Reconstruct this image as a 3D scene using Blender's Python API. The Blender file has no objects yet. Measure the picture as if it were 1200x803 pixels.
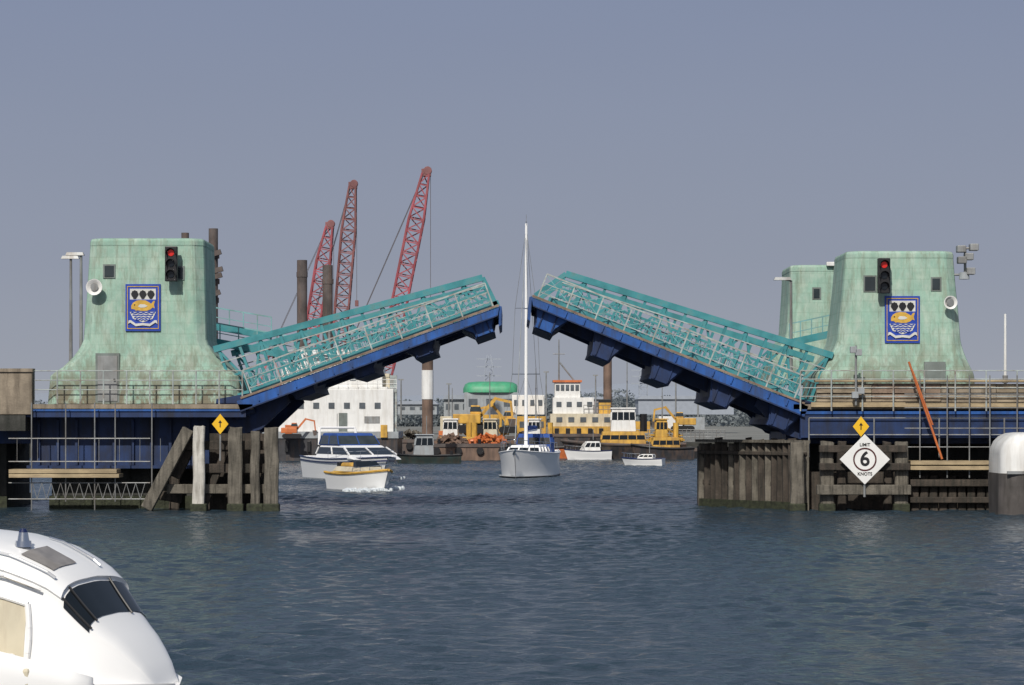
import bpy, math, random
import numpy as np
from mathutils import Vector, Matrix
random.seed(7)
R=math.radians
S=bpy.context.scene
C=S.collection
F=3000.0; CH=4.0; HY=490.0
def P(px,py,Y): return Vector(((px-600)/F*Y, Y, CH+(HY-py)/F*Y))
def XX(px,Y): return (px-600)/F*Y
def ZZ(py,Y): return CH+(HY-py)/F*Y

# ---------------------------------------------------------------- materials
M={}
def mat(name,col,rough=.6,metal=0,var=.15,scale=1.5,dirt=None,amt=0.0,dscale=(2.5,2.5,.35),bump=0,bscale=12,emit=0,spec=None,lo=.46,hi=.66):
    m=bpy.data.materials.new(name); m.use_nodes=True; nt=m.node_tree; N=nt.nodes; Lk=nt.links
    b=N['Principled BSDF']; b.inputs['Roughness'].default_value=rough; b.inputs['Metallic'].default_value=metal
    g=N.new('ShaderNodeNewGeometry')
    n=N.new('ShaderNodeTexNoise'); n.inputs['Scale'].default_value=scale; n.inputs['Detail'].default_value=6
    Lk.new(g.outputs['Position'],n.inputs['Vector'])
    r=N.new('ShaderNodeValToRGB'); r.color_ramp.elements[0].position=.35; r.color_ramp.elements[1].position=.65
    r.color_ramp.elements[0].color=[c*(1-var) for c in col]+[1]; r.color_ramp.elements[1].color=[min(1,c*(1+var)) for c in col]+[1]
    Lk.new(n.outputs['Fac'],r.inputs['Fac']); out=r.outputs['Color']
    if dirt:
        mp=N.new('ShaderNodeMapping'); mp.inputs['Scale'].default_value=dscale; Lk.new(g.outputs['Position'],mp.inputs['Vector'])
        n2=N.new('ShaderNodeTexNoise'); n2.inputs['Scale'].default_value=1; n2.inputs['Detail'].default_value=8; n2.inputs['Roughness'].default_value=.65
        Lk.new(mp.outputs[0],n2.inputs['Vector'])
        mr=N.new('ShaderNodeMapRange'); mr.inputs[1].default_value=lo; mr.inputs[2].default_value=hi; mr.inputs[4].default_value=amt
        Lk.new(n2.outputs['Fac'],mr.inputs[0])
        mx=N.new('ShaderNodeMixRGB'); mx.inputs[2].default_value=list(dirt)+[1]; Lk.new(mr.outputs[0],mx.inputs[0]); Lk.new(out,mx.inputs[1]); out=mx.outputs[0]
    Lk.new(out,b.inputs['Base Color'])
    if bump:
        n3=N.new('ShaderNodeTexNoise'); n3.inputs['Scale'].default_value=bscale; n3.inputs['Detail'].default_value=4; Lk.new(g.outputs['Position'],n3.inputs['Vector'])
        bp=N.new('ShaderNodeBump'); bp.inputs['Strength'].default_value=bump; bp.inputs['Distance'].default_value=.05; Lk.new(n3.outputs['Fac'],bp.inputs['Height']); Lk.new(bp.outputs[0],b.inputs['Normal'])
    if emit:
        b.inputs['Emission Color'].default_value=list(col)+[1]; b.inputs['Emission Strength'].default_value=emit
    M[name]=m; return m
mat('teal',(.045,.26,.29),.5,var=.25,dirt=(.14,.14,.11),amt=.5,dscale=(1.5,1.5,1.5),lo=.5,hi=.68)
mat('teal_light',(.18,.38,.39),.55,var=.2,dirt=(.22,.18,.13),amt=.5,dscale=(2,2,2))
mat('rail_grey',(.38,.43,.42),.6,var=.2,dirt=(.2,.12,.08),amt=.7,dscale=(2,2,2))
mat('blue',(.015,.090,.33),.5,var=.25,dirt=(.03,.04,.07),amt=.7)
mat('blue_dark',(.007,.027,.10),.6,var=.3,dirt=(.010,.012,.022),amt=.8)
mat('fascia',(.26,.19,.14),.8,var=.3,dirt=(.08,.05,.04),amt=.7,dscale=(3,3,3))
mat('concrete_tan',(.27,.225,.17),.9,var=.2,dirt=(.10,.08,.06),amt=.8,bump=.3)
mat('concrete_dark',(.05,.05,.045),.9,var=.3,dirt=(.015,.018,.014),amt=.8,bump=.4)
mat('asphalt',(.05,.05,.05),.9)
mat('timber_dark',(.062,.05,.04),.9,var=.35,dirt=(.02,.021,.017),amt=.8,dscale=(7,7,.6),bump=.5)
mat('timber_grey',(.15,.135,.11),.9,var=.3,dirt=(.035,.032,.025),amt=.85,dscale=(9,9,.7),bump=.5)
mat('timber_white',(.55,.53,.48),.85,var=.15,dirt=(.15,.13,.1),amt=.7,dscale=(9,9,.8),bump=.3)
mat('timber_tan',(.42,.33,.20),.85,var=.2,dirt=(.2,.15,.1),amt=.6,dscale=(1,5,8))
mat('board_tan',(.34,.28,.20),.9,var=.25,dirt=(.13,.10,.07),amt=.8,dscale=(1.2,3,6))
mat('weed',(.03,.035,.018),.8,var=.4,scale=6,bump=.6)
mat('steel',(.28,.29,.29),.5,metal=.3,var=.2,dirt=(.12,.08,.05),amt=.5)
mat('black',(.012,.012,.014),.45,var=.2)
mat('dark_glass',(.01,.014,.018),.08,var=.1)
mat('window_dark',(.035,.045,.05),.15,var=.2)
mat('far_window',(.10,.115,.13),.3,var=.2)
mat('white',(.80,.80,.78),.4,var=.04,dirt=(.46,.42,.36),amt=.4)
mat('gelcoat',(.90,.90,.89),.25,var=.02,scale=.8)
mat('cream',(.62,.56,.42),.6,var=.1,dirt=(.3,.22,.14),amt=.5)
mat('yellow',(.60,.35,.06),.6,var=.2,dirt=(.22,.12,.05),amt=.6)
mat('sign_yellow',(.85,.50,.02),.4,var=.05)
mat('orange',(.60,.17,.05),.5,var=.15,dirt=(.3,.1,.05),amt=.5)
mat('red_dull',(.36,.08,.10),.6,var=.25,dirt=(.22,.11,.10),amt=.5,scale=.5)
mat('red_brown',(.22,.09,.09),.65,var=.3,scale=.5)
mat('red_lamp',(.55,.02,.015),.3,emit=.2,var=0)
mat('rust',(.18,.12,.09),.85,var=.3,dirt=(.09,.065,.055),amt=.7,scale=.8)
mat('rust_dark',(.10,.085,.08),.85,var=.3,dirt=(.15,.10,.08),amt=.6,scale=.8)
mat('green_roof',(.07,.36,.19),.5,var=.12,dirt=(.15,.3,.2),amt=.5)
mat('crest_blue',(.02,.06,.38),.4,var=.1,scale=4)
mat('gold',(.62,.38,.06),.45,var=.15,scale=5)
mat('crest_white',(.62,.62,.58),.5,var=.1)
mat('sign_white',(.82,.82,.80),.4,var=.04)
mat('sign_ring',(.08,.02,.02),.4,var=.05)
mat('tinted_hatch',(.26,.24,.22),.25,var=.15,scale=6)
mat('canvas_blue',(.02,.07,.28),.8,var=.15)
mat('navy',(.01,.02,.08),.3,var=.1)
mat('chrome',(.6,.62,.65),.18,metal=1,var=.05)
mat('door_grey',(.17,.20,.19),.6,var=.15,dirt=(.1,.1,.08),amt=.6)
mat('hull_green',(.04,.06,.055),.5,var=.2,dirt=(.1,.06,.04),amt=.5)
mat('hull_black',(.04,.04,.045),.5,var=.3,dirt=(.12,.08,.06),amt=.7)
mat('lower_hull_grey',(.10,.09,.085),.7,var=.2,dirt=(.04,.035,.03),amt=.7)
mat('shed_grey',(.32,.35,.37),.7,var=.12,dirt=(.24,.22,.21),amt=.5)
mat('haze_steel',(.31,.345,.40),.8,var=.06)  # paler, bluer base colour paints aerial haze onto far hills, pylons and sheds
mat('brick_far',(.30,.26,.25),.9,var=.15)
mat('land',(.20,.20,.18),.95,var=.3,scale=.2)
mat('foam',(.62,.67,.70),.8,var=.15,scale=3)
# far leaves: half diffuse, half translucent, grey green with distance haze mixed into the colour
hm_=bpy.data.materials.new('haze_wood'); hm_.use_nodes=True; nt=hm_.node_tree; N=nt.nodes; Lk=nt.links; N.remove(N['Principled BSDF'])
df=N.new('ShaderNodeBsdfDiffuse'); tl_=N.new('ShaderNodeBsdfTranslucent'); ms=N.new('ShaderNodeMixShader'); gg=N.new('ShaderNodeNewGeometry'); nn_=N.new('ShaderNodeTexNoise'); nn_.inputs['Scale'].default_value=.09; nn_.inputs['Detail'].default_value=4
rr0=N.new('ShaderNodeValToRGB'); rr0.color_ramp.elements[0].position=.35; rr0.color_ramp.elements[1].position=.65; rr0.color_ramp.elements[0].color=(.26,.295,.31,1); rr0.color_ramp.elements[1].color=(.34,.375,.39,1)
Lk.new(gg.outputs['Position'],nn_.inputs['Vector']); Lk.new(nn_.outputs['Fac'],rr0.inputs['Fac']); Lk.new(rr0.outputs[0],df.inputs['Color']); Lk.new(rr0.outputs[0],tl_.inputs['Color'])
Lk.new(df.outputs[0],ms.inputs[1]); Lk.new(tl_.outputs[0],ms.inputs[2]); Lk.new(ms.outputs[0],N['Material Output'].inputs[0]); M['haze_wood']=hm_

def patina():
    m=mat('patina',(.33,.52,.42),.8,var=.10,scale=.9)
    nt=m.node_tree; N=nt.nodes; Lk=nt.links; b=N['Principled BSDF']
    base=b.inputs['Base Color'].links[0].from_socket
    g=N.new('ShaderNodeNewGeometry'); sp=N.new('ShaderNodeSeparateXYZ'); Lk.new(g.outputs['Position'],sp.inputs[0])
    def streak(sc,lo,hi,amt,col,base):
        mp=N.new('ShaderNodeMapping'); mp.inputs['Scale'].default_value=sc; Lk.new(g.outputs['Position'],mp.inputs['Vector'])
        n=N.new('ShaderNodeTexNoise'); n.inputs['Scale'].default_value=1; n.inputs['Detail'].default_value=8; n.inputs['Roughness'].default_value=.72; Lk.new(mp.outputs[0],n.inputs['Vector'])
        mr=N.new('ShaderNodeMapRange'); mr.inputs[1].default_value=lo; mr.inputs[2].default_value=hi; mr.inputs[4].default_value=amt; Lk.new(n.outputs['Fac'],mr.inputs[0])
        mx=N.new('ShaderNodeMixRGB'); mx.inputs[2].default_value=list(col)+[1]; Lk.new(mr.outputs[0],mx.inputs[0]); Lk.new(base,mx.inputs[1]); return mx,mr
    mx,_=streak((1.9,1.9,.7),.42,.60,.85,(.46,.58,.49),base)
    mx,_=streak((.9,.9,.9),.46,.60,.65,(.25,.42,.34),mx.outputs[0])
    mx,_=streak((3.0,3.0,.5),.50,.64,.65,(.23,.27,.20),mx.outputs[0])
    mx2,mr2=streak((2.2,2.2,1.1),.42,.54,.92,(.19,.16,.11),mx.outputs[0])
    low=N.new('ShaderNodeMapRange'); low.inputs[1].default_value=7.4; low.inputs[2].default_value=4.9; low.inputs[3].default_value=.12; low.inputs[4].default_value=1; Lk.new(sp.outputs['Z'],low.inputs[0])
    mul=N.new('ShaderNodeMath'); mul.operation='MULTIPLY'; Lk.new(low.outputs[0],mul.inputs[0]); Lk.new(mr2.outputs[0],mul.inputs[1]); Lk.new(mul.outputs[0],mx2.inputs[0])
    ad=N.new('ShaderNodeMath'); ad.operation='MULTIPLY_ADD'; ad.inputs[1].default_value=.7; Lk.new(sp.outputs['Y'],ad.inputs[0]); Lk.new(sp.outputs['X'],ad.inputs[2])
    cb=N.new('ShaderNodeCombineXYZ'); Lk.new(ad.outputs[0],cb.inputs[0]); Lk.new(sp.outputs['Z'],cb.inputs[1])
    br=N.new('ShaderNodeTexBrick'); br.offset=0.5; br.inputs['Scale'].default_value=1; br.inputs['Brick Width'].default_value=.75; br.inputs['Row Height'].default_value=.48; br.inputs['Mortar Size'].default_value=.014; br.inputs['Bias'].default_value=0
    br.inputs['Color1'].default_value=(1.05,1.04,1.02,1); br.inputs['Color2'].default_value=(.90,.92,.93,1); br.inputs['Mortar'].default_value=(.72,.74,.70,1)
    Lk.new(cb.outputs[0],br.inputs['Vector'])
    mm=N.new('ShaderNodeMixRGB'); mm.blend_type='MULTIPLY'; mm.inputs[0].default_value=.55; Lk.new(mx2.outputs[0],mm.inputs[1]); Lk.new(br.outputs['Color'],mm.inputs[2])
    Lk.new(mm.outputs[0],b.inputs['Base Color'])
    bp=N.new('ShaderNodeBump'); bp.inputs['Strength'].default_value=.22; bp.inputs['Distance'].default_value=.03; bp.invert=True; Lk.new(br.outputs['Fac'],bp.inputs['Height']); Lk.new(bp.outputs[0],b.inputs['Normal'])
patina()

# ---------------------------------------------------------------- mesh builder
OFF={}
class MB:
    def __init__(s): s.v=[]; s.f=[]
    def add(s,vs,fs):
        k=len(s.v); s.v+= [Vector(a) for a in vs]; s.f+=[[i+k for i in f] for f in fs]; return s
    def box(s,a,b):
        x0,y0,z0=[min(a[i],b[i]) for i in range(3)]; x1,y1,z1=[max(a[i],b[i]) for i in range(3)]
        return s.add([(x0,y0,z0),(x1,y0,z0),(x1,y1,z0),(x0,y1,z0),(x0,y0,z1),(x1,y0,z1),(x1,y1,z1),(x0,y1,z1)],
          [(0,3,2,1),(4,5,6,7),(0,1,5,4),(1,2,6,5),(2,3,7,6),(3,0,4,7)])
    def bar(s,p,q,w,h=None):
        p=Vector(p); q=Vector(q); h=h or w; d=(q-p).normalized()
        up=Vector((0,1,0)) if abs(d.y)<.9 else Vector((0,0,1))
        a=d.cross(up).normalized()*(w/2); b=d.cross(a).normalized()*(h/2)
        vs=[p-a-b,p+a-b,p+a+b,p-a+b,q-a-b,q+a-b,q+a+b,q-a+b]
        return s.add(vs,[(0,3,2,1),(4,5,6,7),(0,1,5,4),(1,2,6,5),(2,3,7,6),(3,0,4,7)])
    def tube(s,p,q,r,r2=None,n=8):
        p=Vector(p); q=Vector(q); r2=r if r2 is None else r2; d=(q-p).normalized()
        up=Vector((0,0,1)) if abs(d.z)<.9 else Vector((1,0,0)); a=d.cross(up).normalized(); b=d.cross(a)
        vs=[];
        for c,rr in ((p,r),(q,r2)):
            for i in range(n):
                t=2*math.pi*i/n; vs.append(c+a*rr*math.cos(t)+b*rr*math.sin(t))
        fs=[(i,(i+1)%n,n+(i+1)%n,n+i) for i in range(n)]+[tuple(range(n-1,-1,-1)),tuple(range(n,2*n))]
        return s.add(vs,fs)
    def path(s,pts,r,n=6):
        for a,b in zip(pts[:-1],pts[1:]): s.tube(a,b,r,n=n)
        return s
    def prism(s,pts,fn0,fn1):
        n=len(pts); vs=[fn0(p) for p in pts]+[fn1(p) for p in pts]
        return s.add(vs,[tuple(range(n)),tuple(range(2*n-1,n-1,-1))]+[(i,n+i,n+(i+1)%n,(i+1)%n) for i in range(n)])
    def rings(s,rs,cap=True,closed=True):
        n=len(rs[0]); vs=[p for r in rs for p in r]; fs=[]
        for k in range(len(rs)-1):
            for i in range(n if closed else n-1):
                j=(i+1)%n; fs.append((k*n+i,k*n+j,(k+1)*n+j,(k+1)*n+i))
        if cap: fs+= [tuple(range(n-1,-1,-1)),tuple(range((len(rs)-1)*n,len(rs)*n))]
        return s.add(vs,fs)
    def taper(s,a0,a1,wa,za,b0,b1,wb,zb):
        vs=[(a0,-wa/2,za),(a1,-wa/2,za),(a1,wa/2,za),(a0,wa/2,za),(b0,-wb/2,zb),(b1,-wb/2,zb),(b1,wb/2,zb),(b0,wb/2,zb)]
        return s.add(vs,[(0,3,2,1),(4,5,6,7),(0,1,5,4),(1,2,6,5),(2,3,7,6),(3,0,4,7)])
    def build(s,name,m,parent=None,smooth=False,bevel=0,label=None,ang=40):
        me=bpy.data.meshes.new(name); off=OFF.get(parent.name,Vector()) if parent else Vector()
        me.from_pydata([tuple(v-off) for v in s.v],[],s.f); me.validate(); me.update()
        import bmesh
        bm=bmesh.new(); bm.from_mesh(me); bmesh.ops.recalc_face_normals(bm,faces=bm.faces); bm.to_mesh(me); bm.free()
        me.materials.append(M[m] if isinstance(m,str) else m)
        o=bpy.data.objects.new(name,me); C.objects.link(o)
        if parent: o.parent=parent; OFF[o.name]=off
        if smooth:
            for p in me.polygons: p.use_smooth=True
            try: me.set_sharp_from_angle(angle=R(ang))
            except Exception: pass
        if bevel:
            bv=o.modifiers.new('bevel','BEVEL'); bv.width=bevel; bv.segments=2; bv.limit_method='ANGLE'
        if label: o['label']=label
        return o
def tag(o,label,cat,group=None):
    o['label']=label; o['category']=cat
    if group: o['group']=group
    return o
def thing(name,label,cat,loc,rot=0,group=None,world=False):
    o=bpy.data.objects.new(name,None); C.objects.link(o); o.location=loc; o.rotation_euler=(0,0,rot); o.empty_display_size=.3
    OFF[o.name]=Vector(loc) if world else Vector()
    return tag(o,label,cat,group)
def struct(name,mb,m,smooth=False):
    o=mb.build(name,m,smooth=smooth); o['kind']='structure'; return o
def text(body,size,loc,m,parent,name):
    cu=bpy.data.curves.new(name,'FONT'); cu.body=body; cu.size=size; cu.align_x='CENTER'; cu.align_y='CENTER'; cu.extrude=.004; cu.offset=.02*size
    t=bpy.data.objects.new('tmp',cu); C.objects.link(t)
    dg=bpy.context.evaluated_depsgraph_get(); me=bpy.data.meshes.new_from_object(t.evaluated_get(dg)); bpy.data.objects.remove(t)
    me.transform(Matrix.Translation(Vector(loc)-OFF.get(parent.name,Vector()))@Matrix.Rotation(R(90),4,'X'))
    me.materials.clear(); me.materials.append(M[m])
    o=bpy.data.objects.new(name,me); C.objects.link(o); o.parent=parent; OFF[o.name]=OFF.get(parent.name,Vector()); return o

# ---------------------------------------------------------------- world, sun, camera
SUN_EL=40; SUN_AZ=194
w=bpy.data.worlds.new('World'); S.world=w; w.use_nodes=True; nt=w.node_tree; N=nt.nodes; Lk=nt.links
bg=N['Background']; sky=N.new('ShaderNodeTexSky'); sky.sky_type='NISHITA'; sky.sun_disc=False; sky.sun_elevation=R(SUN_EL); sky.sun_rotation=R(SUN_AZ)
sky.air_density=1.5; sky.dust_density=3
Lk.new(sky.outputs[0],bg.inputs[0]); bg.inputs[1].default_value=.08
tc=N.new('ShaderNodeTexCoord'); sp=N.new('ShaderNodeSeparateXYZ'); Lk.new(tc.outputs['Generated'],sp.inputs[0])
rp=N.new('ShaderNodeValToRGB'); e=rp.color_ramp.elements
e[0].position=0; e[0].color=(.355,.378,.430,1); e[1].position=.16; e[1].color=(.222,.262,.380,1)
x=e.new(.06); x.color=(.282,.314,.400,1); x=e.new(.5); x.color=(.20,.24,.34,1)
Lk.new(sp.outputs['Z'],rp.inputs[0])
n=N.new('ShaderNodeTexNoise'); n.inputs['Scale'].default_value=2.2; n.inputs['Detail'].default_value=3
mp=N.new('ShaderNodeMapping'); mp.inputs['Scale'].default_value=(1,1,4); Lk.new(tc.outputs['Generated'],mp.inputs[0]); Lk.new(mp.outputs[0],n.inputs['Vector'])
mr=N.new('ShaderNodeMapRange'); mr.inputs[3].default_value=.94; mr.inputs[4].default_value=1.06; Lk.new(n.outputs['Fac'],mr.inputs[0])
bg2=N.new('ShaderNodeBackground'); Lk.new(rp.outputs[0],bg2.inputs[0]); Lk.new(mr.outputs[0],bg2.inputs[1])
fr=N.new('ShaderNodeMapRange'); fr.inputs[1].default_value=.15; fr.inputs[2].default_value=.8; fr.inputs[3].default_value=.96; fr.inputs[4].default_value=.3; Lk.new(sp.outputs['Z'],fr.inputs[0])
mix=N.new('ShaderNodeMixShader'); Lk.new(fr.outputs[0],mix.inputs[0]); Lk.new(bg.outputs[0],mix.inputs[1]); Lk.new(bg2.outputs[0],mix.inputs[2]); Lk.new(mix.outputs[0],N['World Output'].inputs[0])
sl=bpy.data.lights.new('sun','SUN'); sl.energy=3.3; sl.angle=R(.8); sl.color=(1,.95,.87); so=bpy.data.objects.new('sun',sl); C.objects.link(so)
az=R(SUN_AZ); d=Vector((math.sin(az)*math.cos(R(SUN_EL)),math.cos(az)*math.cos(R(SUN_EL)),math.sin(R(SUN_EL))))
so.rotation_euler=d.to_track_quat('Z','Y').to_euler(); so.location=(0,-20,60)
cd=bpy.data.cameras.new('camera'); cam=bpy.data.objects.new('camera',cd); C.objects.link(cam); cam.location=(0,0,CH); cam.rotation_euler=(R(90),0,0)
cd.sensor_width=36; cd.lens=F/1200*36; cd.shift_y=(HY-401.5)/1200; cd.clip_end=9000; cd.clip_start=.5; S.camera=cam
S.view_settings.view_transform='Standard'; S.view_settings.look='None'; S.view_settings.exposure=0

# ---------------------------------------------------------------- water
wm=bpy.data.materials.new('water'); wm.use_nodes=True; nt=wm.node_tree; N=nt.nodes; Lk=nt.links; b=N['Principled BSDF']; M['water']=wm
b.inputs['Base Color'].default_value=(.026,.046,.064,1); b.inputs['Roughness'].default_value=.14; b.inputs['IOR'].default_value=1.33
g=N.new('ShaderNodeNewGeometry')
n=N.new('ShaderNodeTexNoise'); n.inputs['Scale'].default_value=5.5; n.inputs['Detail'].default_value=4; mp=N.new('ShaderNodeMapping'); mp.inputs['Scale'].default_value=(.7,1,1); Lk.new(g.outputs['Position'],mp.inputs[0]); Lk.new(mp.outputs[0],n.inputs['Vector'])
bp=N.new('ShaderNodeBump'); bp.inputs['Strength'].default_value=1; bp.inputs['Distance'].default_value=.10; Lk.new(n.outputs['Fac'],bp.inputs['Height']); Lk.new(bp.outputs[0],b.inputs['Normal'])
rng=np.random.default_rng(11)
X0,X1,Y0w,Y1w,sp_=-52.0,52.0,16.0,259.0,.15
nx=int((X1-X0)/sp_)+1; ny=int((Y1w-Y0w)/sp_)+1
gx,gy=np.meshgrid(np.linspace(X0,X1,nx,dtype=np.float32),np.linspace(Y0w,Y1w,ny,dtype=np.float32)); gz=np.zeros_like(gx)
ampm=np.ones_like(gx)*.95
for k in range(8):
    a=rng.uniform(0,2*np.pi); l=rng.uniform(8,40); ampm+=(.12*np.sin(2*np.pi*(gx*np.cos(a)*.6+gy*np.sin(a))/l+rng.uniform(0,6.3))).astype(np.float32)
for k in range(56):
    l=.5*(2.1/.5)**(rng.uniform()**1.15); a=np.pi/2+rng.normal(0,.7); s_=.033 if l<1.2 else .016
    ph=(2*np.pi*(gx*np.float32(np.cos(a))+gy*np.float32(np.sin(a)))/l+rng.uniform(0,6.3)).astype(np.float32)
    gz+=np.float32(s_*l/(2*np.pi))*np.sin(ph)
fade=np.clip(np.minimum.reduce([gx-X0,X1-gx,gy-Y0w,Y1w-gy])/4,0,1); gz*=np.clip(ampm,.35,1.6)*fade
co=np.stack([gx,gy,gz],-1).reshape(-1,3).astype(np.float32)
ii=np.arange(nx*ny).reshape(ny,nx); q=np.stack([ii[:-1,:-1],ii[:-1,1:],ii[1:,1:],ii[1:,:-1]],-1).reshape(-1,4)
ext=np.array([(-4000,-200,0),(4000,-200,0),(4000,300,0),(-4000,300,0),(X0,Y0w,0),(X1,Y0w,0),(X1,Y1w,0),(X0,Y1w,0)],np.float32); k0=len(co)
q2=np.array([(0,1,5,4),(1,2,6,5),(2,3,7,6),(3,0,4,7)])+k0
co=np.concatenate([co,ext]); q=np.concatenate([q,q2])
me=bpy.data.meshes.new('water'); me.vertices.add(len(co)); me.vertices.foreach_set('co',co.ravel()); me.loops.add(q.size); me.loops.foreach_set('vertex_index',q.ravel().astype(np.int32))
me.polygons.add(len(q)); me.polygons.foreach_set('loop_start',np.arange(0,q.size,4,dtype=np.int32)); me.polygons.foreach_set('use_smooth',np.ones(len(q),bool)); me.update(calc_edges=True); me.materials.append(wm)
wo=bpy.data.objects.new('water',me); C.objects.link(wo); wo['kind']='structure'
ld=MB(); ld.box((-4000,262,-3),(4000,7000,1.3)); struct('ground',ld,'land')
qd=MB(); qd.box((-260,259,-3),(260,262,1.55)); struct('quay_edge',qd,'concrete_dark')

fv=[]; nf=0
xx=-220
while xx<250:
    Y=random.uniform(800,960); rr=random.uniform(3.2,6.5); top=random.uniform(7.5,11)+1.6*math.sin(xx*.05)
    for (cx,cz,r_,nq,sz) in ((xx,top-rr*.7+1,rr,330,.48),(xx+2,top*.35,rr*1.3,260,.65)):
        p=rng.normal(size=(nq,3)); p/=np.linalg.norm(p,axis=1)[:,None]; p*=(rng.uniform(.35,1,size=(nq,1))**.5)*r_; p[:,2]*=.75; p+=np.array([cx,Y,cz])
        a=rng.normal(size=(nq,3)); a/=np.linalg.norm(a,axis=1)[:,None]; b_=np.cross(a,rng.normal(size=(nq,3))); b_/=np.linalg.norm(b_,axis=1)[:,None]; k=sz*rng.uniform(.6,1.4,size=(nq,1)); a*=k; b_*=k*.8
        fv.append(np.stack([p-a,p+b_,p+a,p-b_],1).reshape(-1,3)); nf+=nq
    xx+=random.uniform(1.8,3.2)
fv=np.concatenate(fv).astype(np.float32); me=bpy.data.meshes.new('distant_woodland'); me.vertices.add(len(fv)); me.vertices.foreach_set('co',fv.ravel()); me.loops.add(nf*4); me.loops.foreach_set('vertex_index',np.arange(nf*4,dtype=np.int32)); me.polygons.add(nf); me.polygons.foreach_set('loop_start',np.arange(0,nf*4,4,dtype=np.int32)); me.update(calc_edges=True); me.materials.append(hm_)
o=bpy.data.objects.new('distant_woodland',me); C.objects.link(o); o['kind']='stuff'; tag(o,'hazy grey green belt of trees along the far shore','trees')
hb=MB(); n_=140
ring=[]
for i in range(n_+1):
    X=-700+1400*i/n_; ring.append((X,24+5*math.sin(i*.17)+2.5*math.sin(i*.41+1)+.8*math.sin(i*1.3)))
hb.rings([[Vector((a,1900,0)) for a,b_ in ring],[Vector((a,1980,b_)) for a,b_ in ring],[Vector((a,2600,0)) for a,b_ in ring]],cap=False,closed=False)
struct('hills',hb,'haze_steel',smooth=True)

# ---------------------------------------------------------------- towers : chamfered square plan
def sup(x0,x1,yf,D,z,ch=.5):
    pts=[(x0,yf+ch),(x0+.10*ch,yf+.72*ch),(x0+.78*ch,yf+.09*ch),(x0+ch,yf),
         (x1-ch,yf),(x1-.78*ch,yf+.09*ch),(x1-.10*ch,yf+.72*ch),(x1,yf+ch),
         (x1,yf+D-ch),(x1-.10*ch,yf+D-.72*ch),(x1-.78*ch,yf+D-.09*ch),(x1-ch,yf+D),
         (x0+ch,yf+D),(x0+.78*ch,yf+D-.09*ch),(x0+.10*ch,yf+D-.72*ch),(x0,yf+D-ch)]
    return [Vector((a,b_,z)) for a,b_ in pts]
def tower(label,prof,Yf,depth,yref):
    zb=ZZ(prof[-1][0],yref); x_c=XX((prof[0][1]+prof[0][2])/2,yref)
    t=thing('bridge_tower',label,'bridge tower',(x_c,Yf+depth/2,zb),world=True)
    rs=[]; w0=XX(prof[0][2],yref)-XX(prof[0][1],yref)
    for py,l,r_ in prof:
        wd=XX(r_,yref)-XX(l,yref)
        rs.append(sup(XX(l,yref),XX(r_,yref),Yf-.25*(wd/w0-1),depth*(1+.35*(wd/w0-1)),ZZ(py,yref),.5*(1-.35*(wd/w0-1))))
    rs=rs[::-1]
    top=rs[-1]; c=sum(top,Vector())/len(top)
    rs.append([c+(p-c)*.985+Vector((0,0,.08)) for p in top]); rs.append([c+(p-c)*.94+Vector((0,0,.11)) for p in top])
    MB().rings(rs).build('tower_body','patina',t,smooth=True,ang=14)
    l0=[c+(p-c)*1.008+Vector((0,0,-.20)) for p in top]; l1=[c+(p-c)*1.008+Vector((0,0,-.04)) for p in top]
    MB().rings([l0,l1]).build('coping','patina',t)
    return t
Yt=112.1
profL=[(282,104,238),(310,102,239),(350,99.5,240),(398,96,241),(404,93.5,243),(411,89.5,247.5),(419,83.5,254),(430,72.5,264.5),(437,62,273),(441,58,280),(474,55,282)]
tL=tower('pale green copper clad tower on the left bank with grey door at its foot',profL,Yt,4.6,Yt)
profR=[(297,992,1119),(330,989.5,1121.5),(365,986,1125),(398,982.5,1127.5),(405,980,1129),(413,976,1131.5),(421,971,1134.5),(430,963.5,1138.5),(437,957.5,1142),(441,956,1143),(475,954,1145)]
tR=tower('pale green copper clad tower nearest on the right bank with camera mast at its corner',profR,Yt,4.6,Yt)
profF=[(313,927,1040),(340,926,1041),(388,923,1043),(395,921,1046),(403,916,1051),(415,908,1060),(450,900,1068)]
tF=tower('plain green tower half hidden behind the right hand tower',profF,124.5,4.6,124.5)
def rect(px0,py0,px1,py1,Y,th=.05,back=.4):
    a=P(px0,py0,Y); b_=P(px1,py1,Y); return MB().box((a.x,Y-th,a.z),(b_.x,Y+back,b_.z))
def window(t,px0,py0,px1,py1,Y,name='window',m='window_dark',sub='pane'):
    fr_=rect(px0-1.2,py0-1.2,px1+1.2,py1+1.2,Y,.03).build(name,'door_grey',t)
    rect(px0+.6,py0+.6,px1-.6,py1-.6,Y-.035,.02,.03).build(sub,m,fr_); return fr_
window(tL,122,311,134,325,112.08); window(tL,207,313,215,327,112.08)
dr=rect(112,414,140,472,111.95,.03).build('door','door_grey',tL); rect(114.5,417,137.5,470,111.91,.02,.1).build('door_panel','steel',dr)
MB().tube(P(134,445,111.82),P(134,445,111.95),.05).build('door_handle','black',dr)
window(tR,1013,324,1026,341,112.08); window(tR,1092,326,1102,340,112.08)
dr=rect(1083,424,1108,474,111.9,.03).build('door','door_grey',tR); rect(1085.5,427,1105.5,473,111.86,.02,.1).build('door_panel','door_grey',dr)
window(tF,953,338,961,350,124.5); window(tF,984,322,992,330,124.5)

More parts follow.
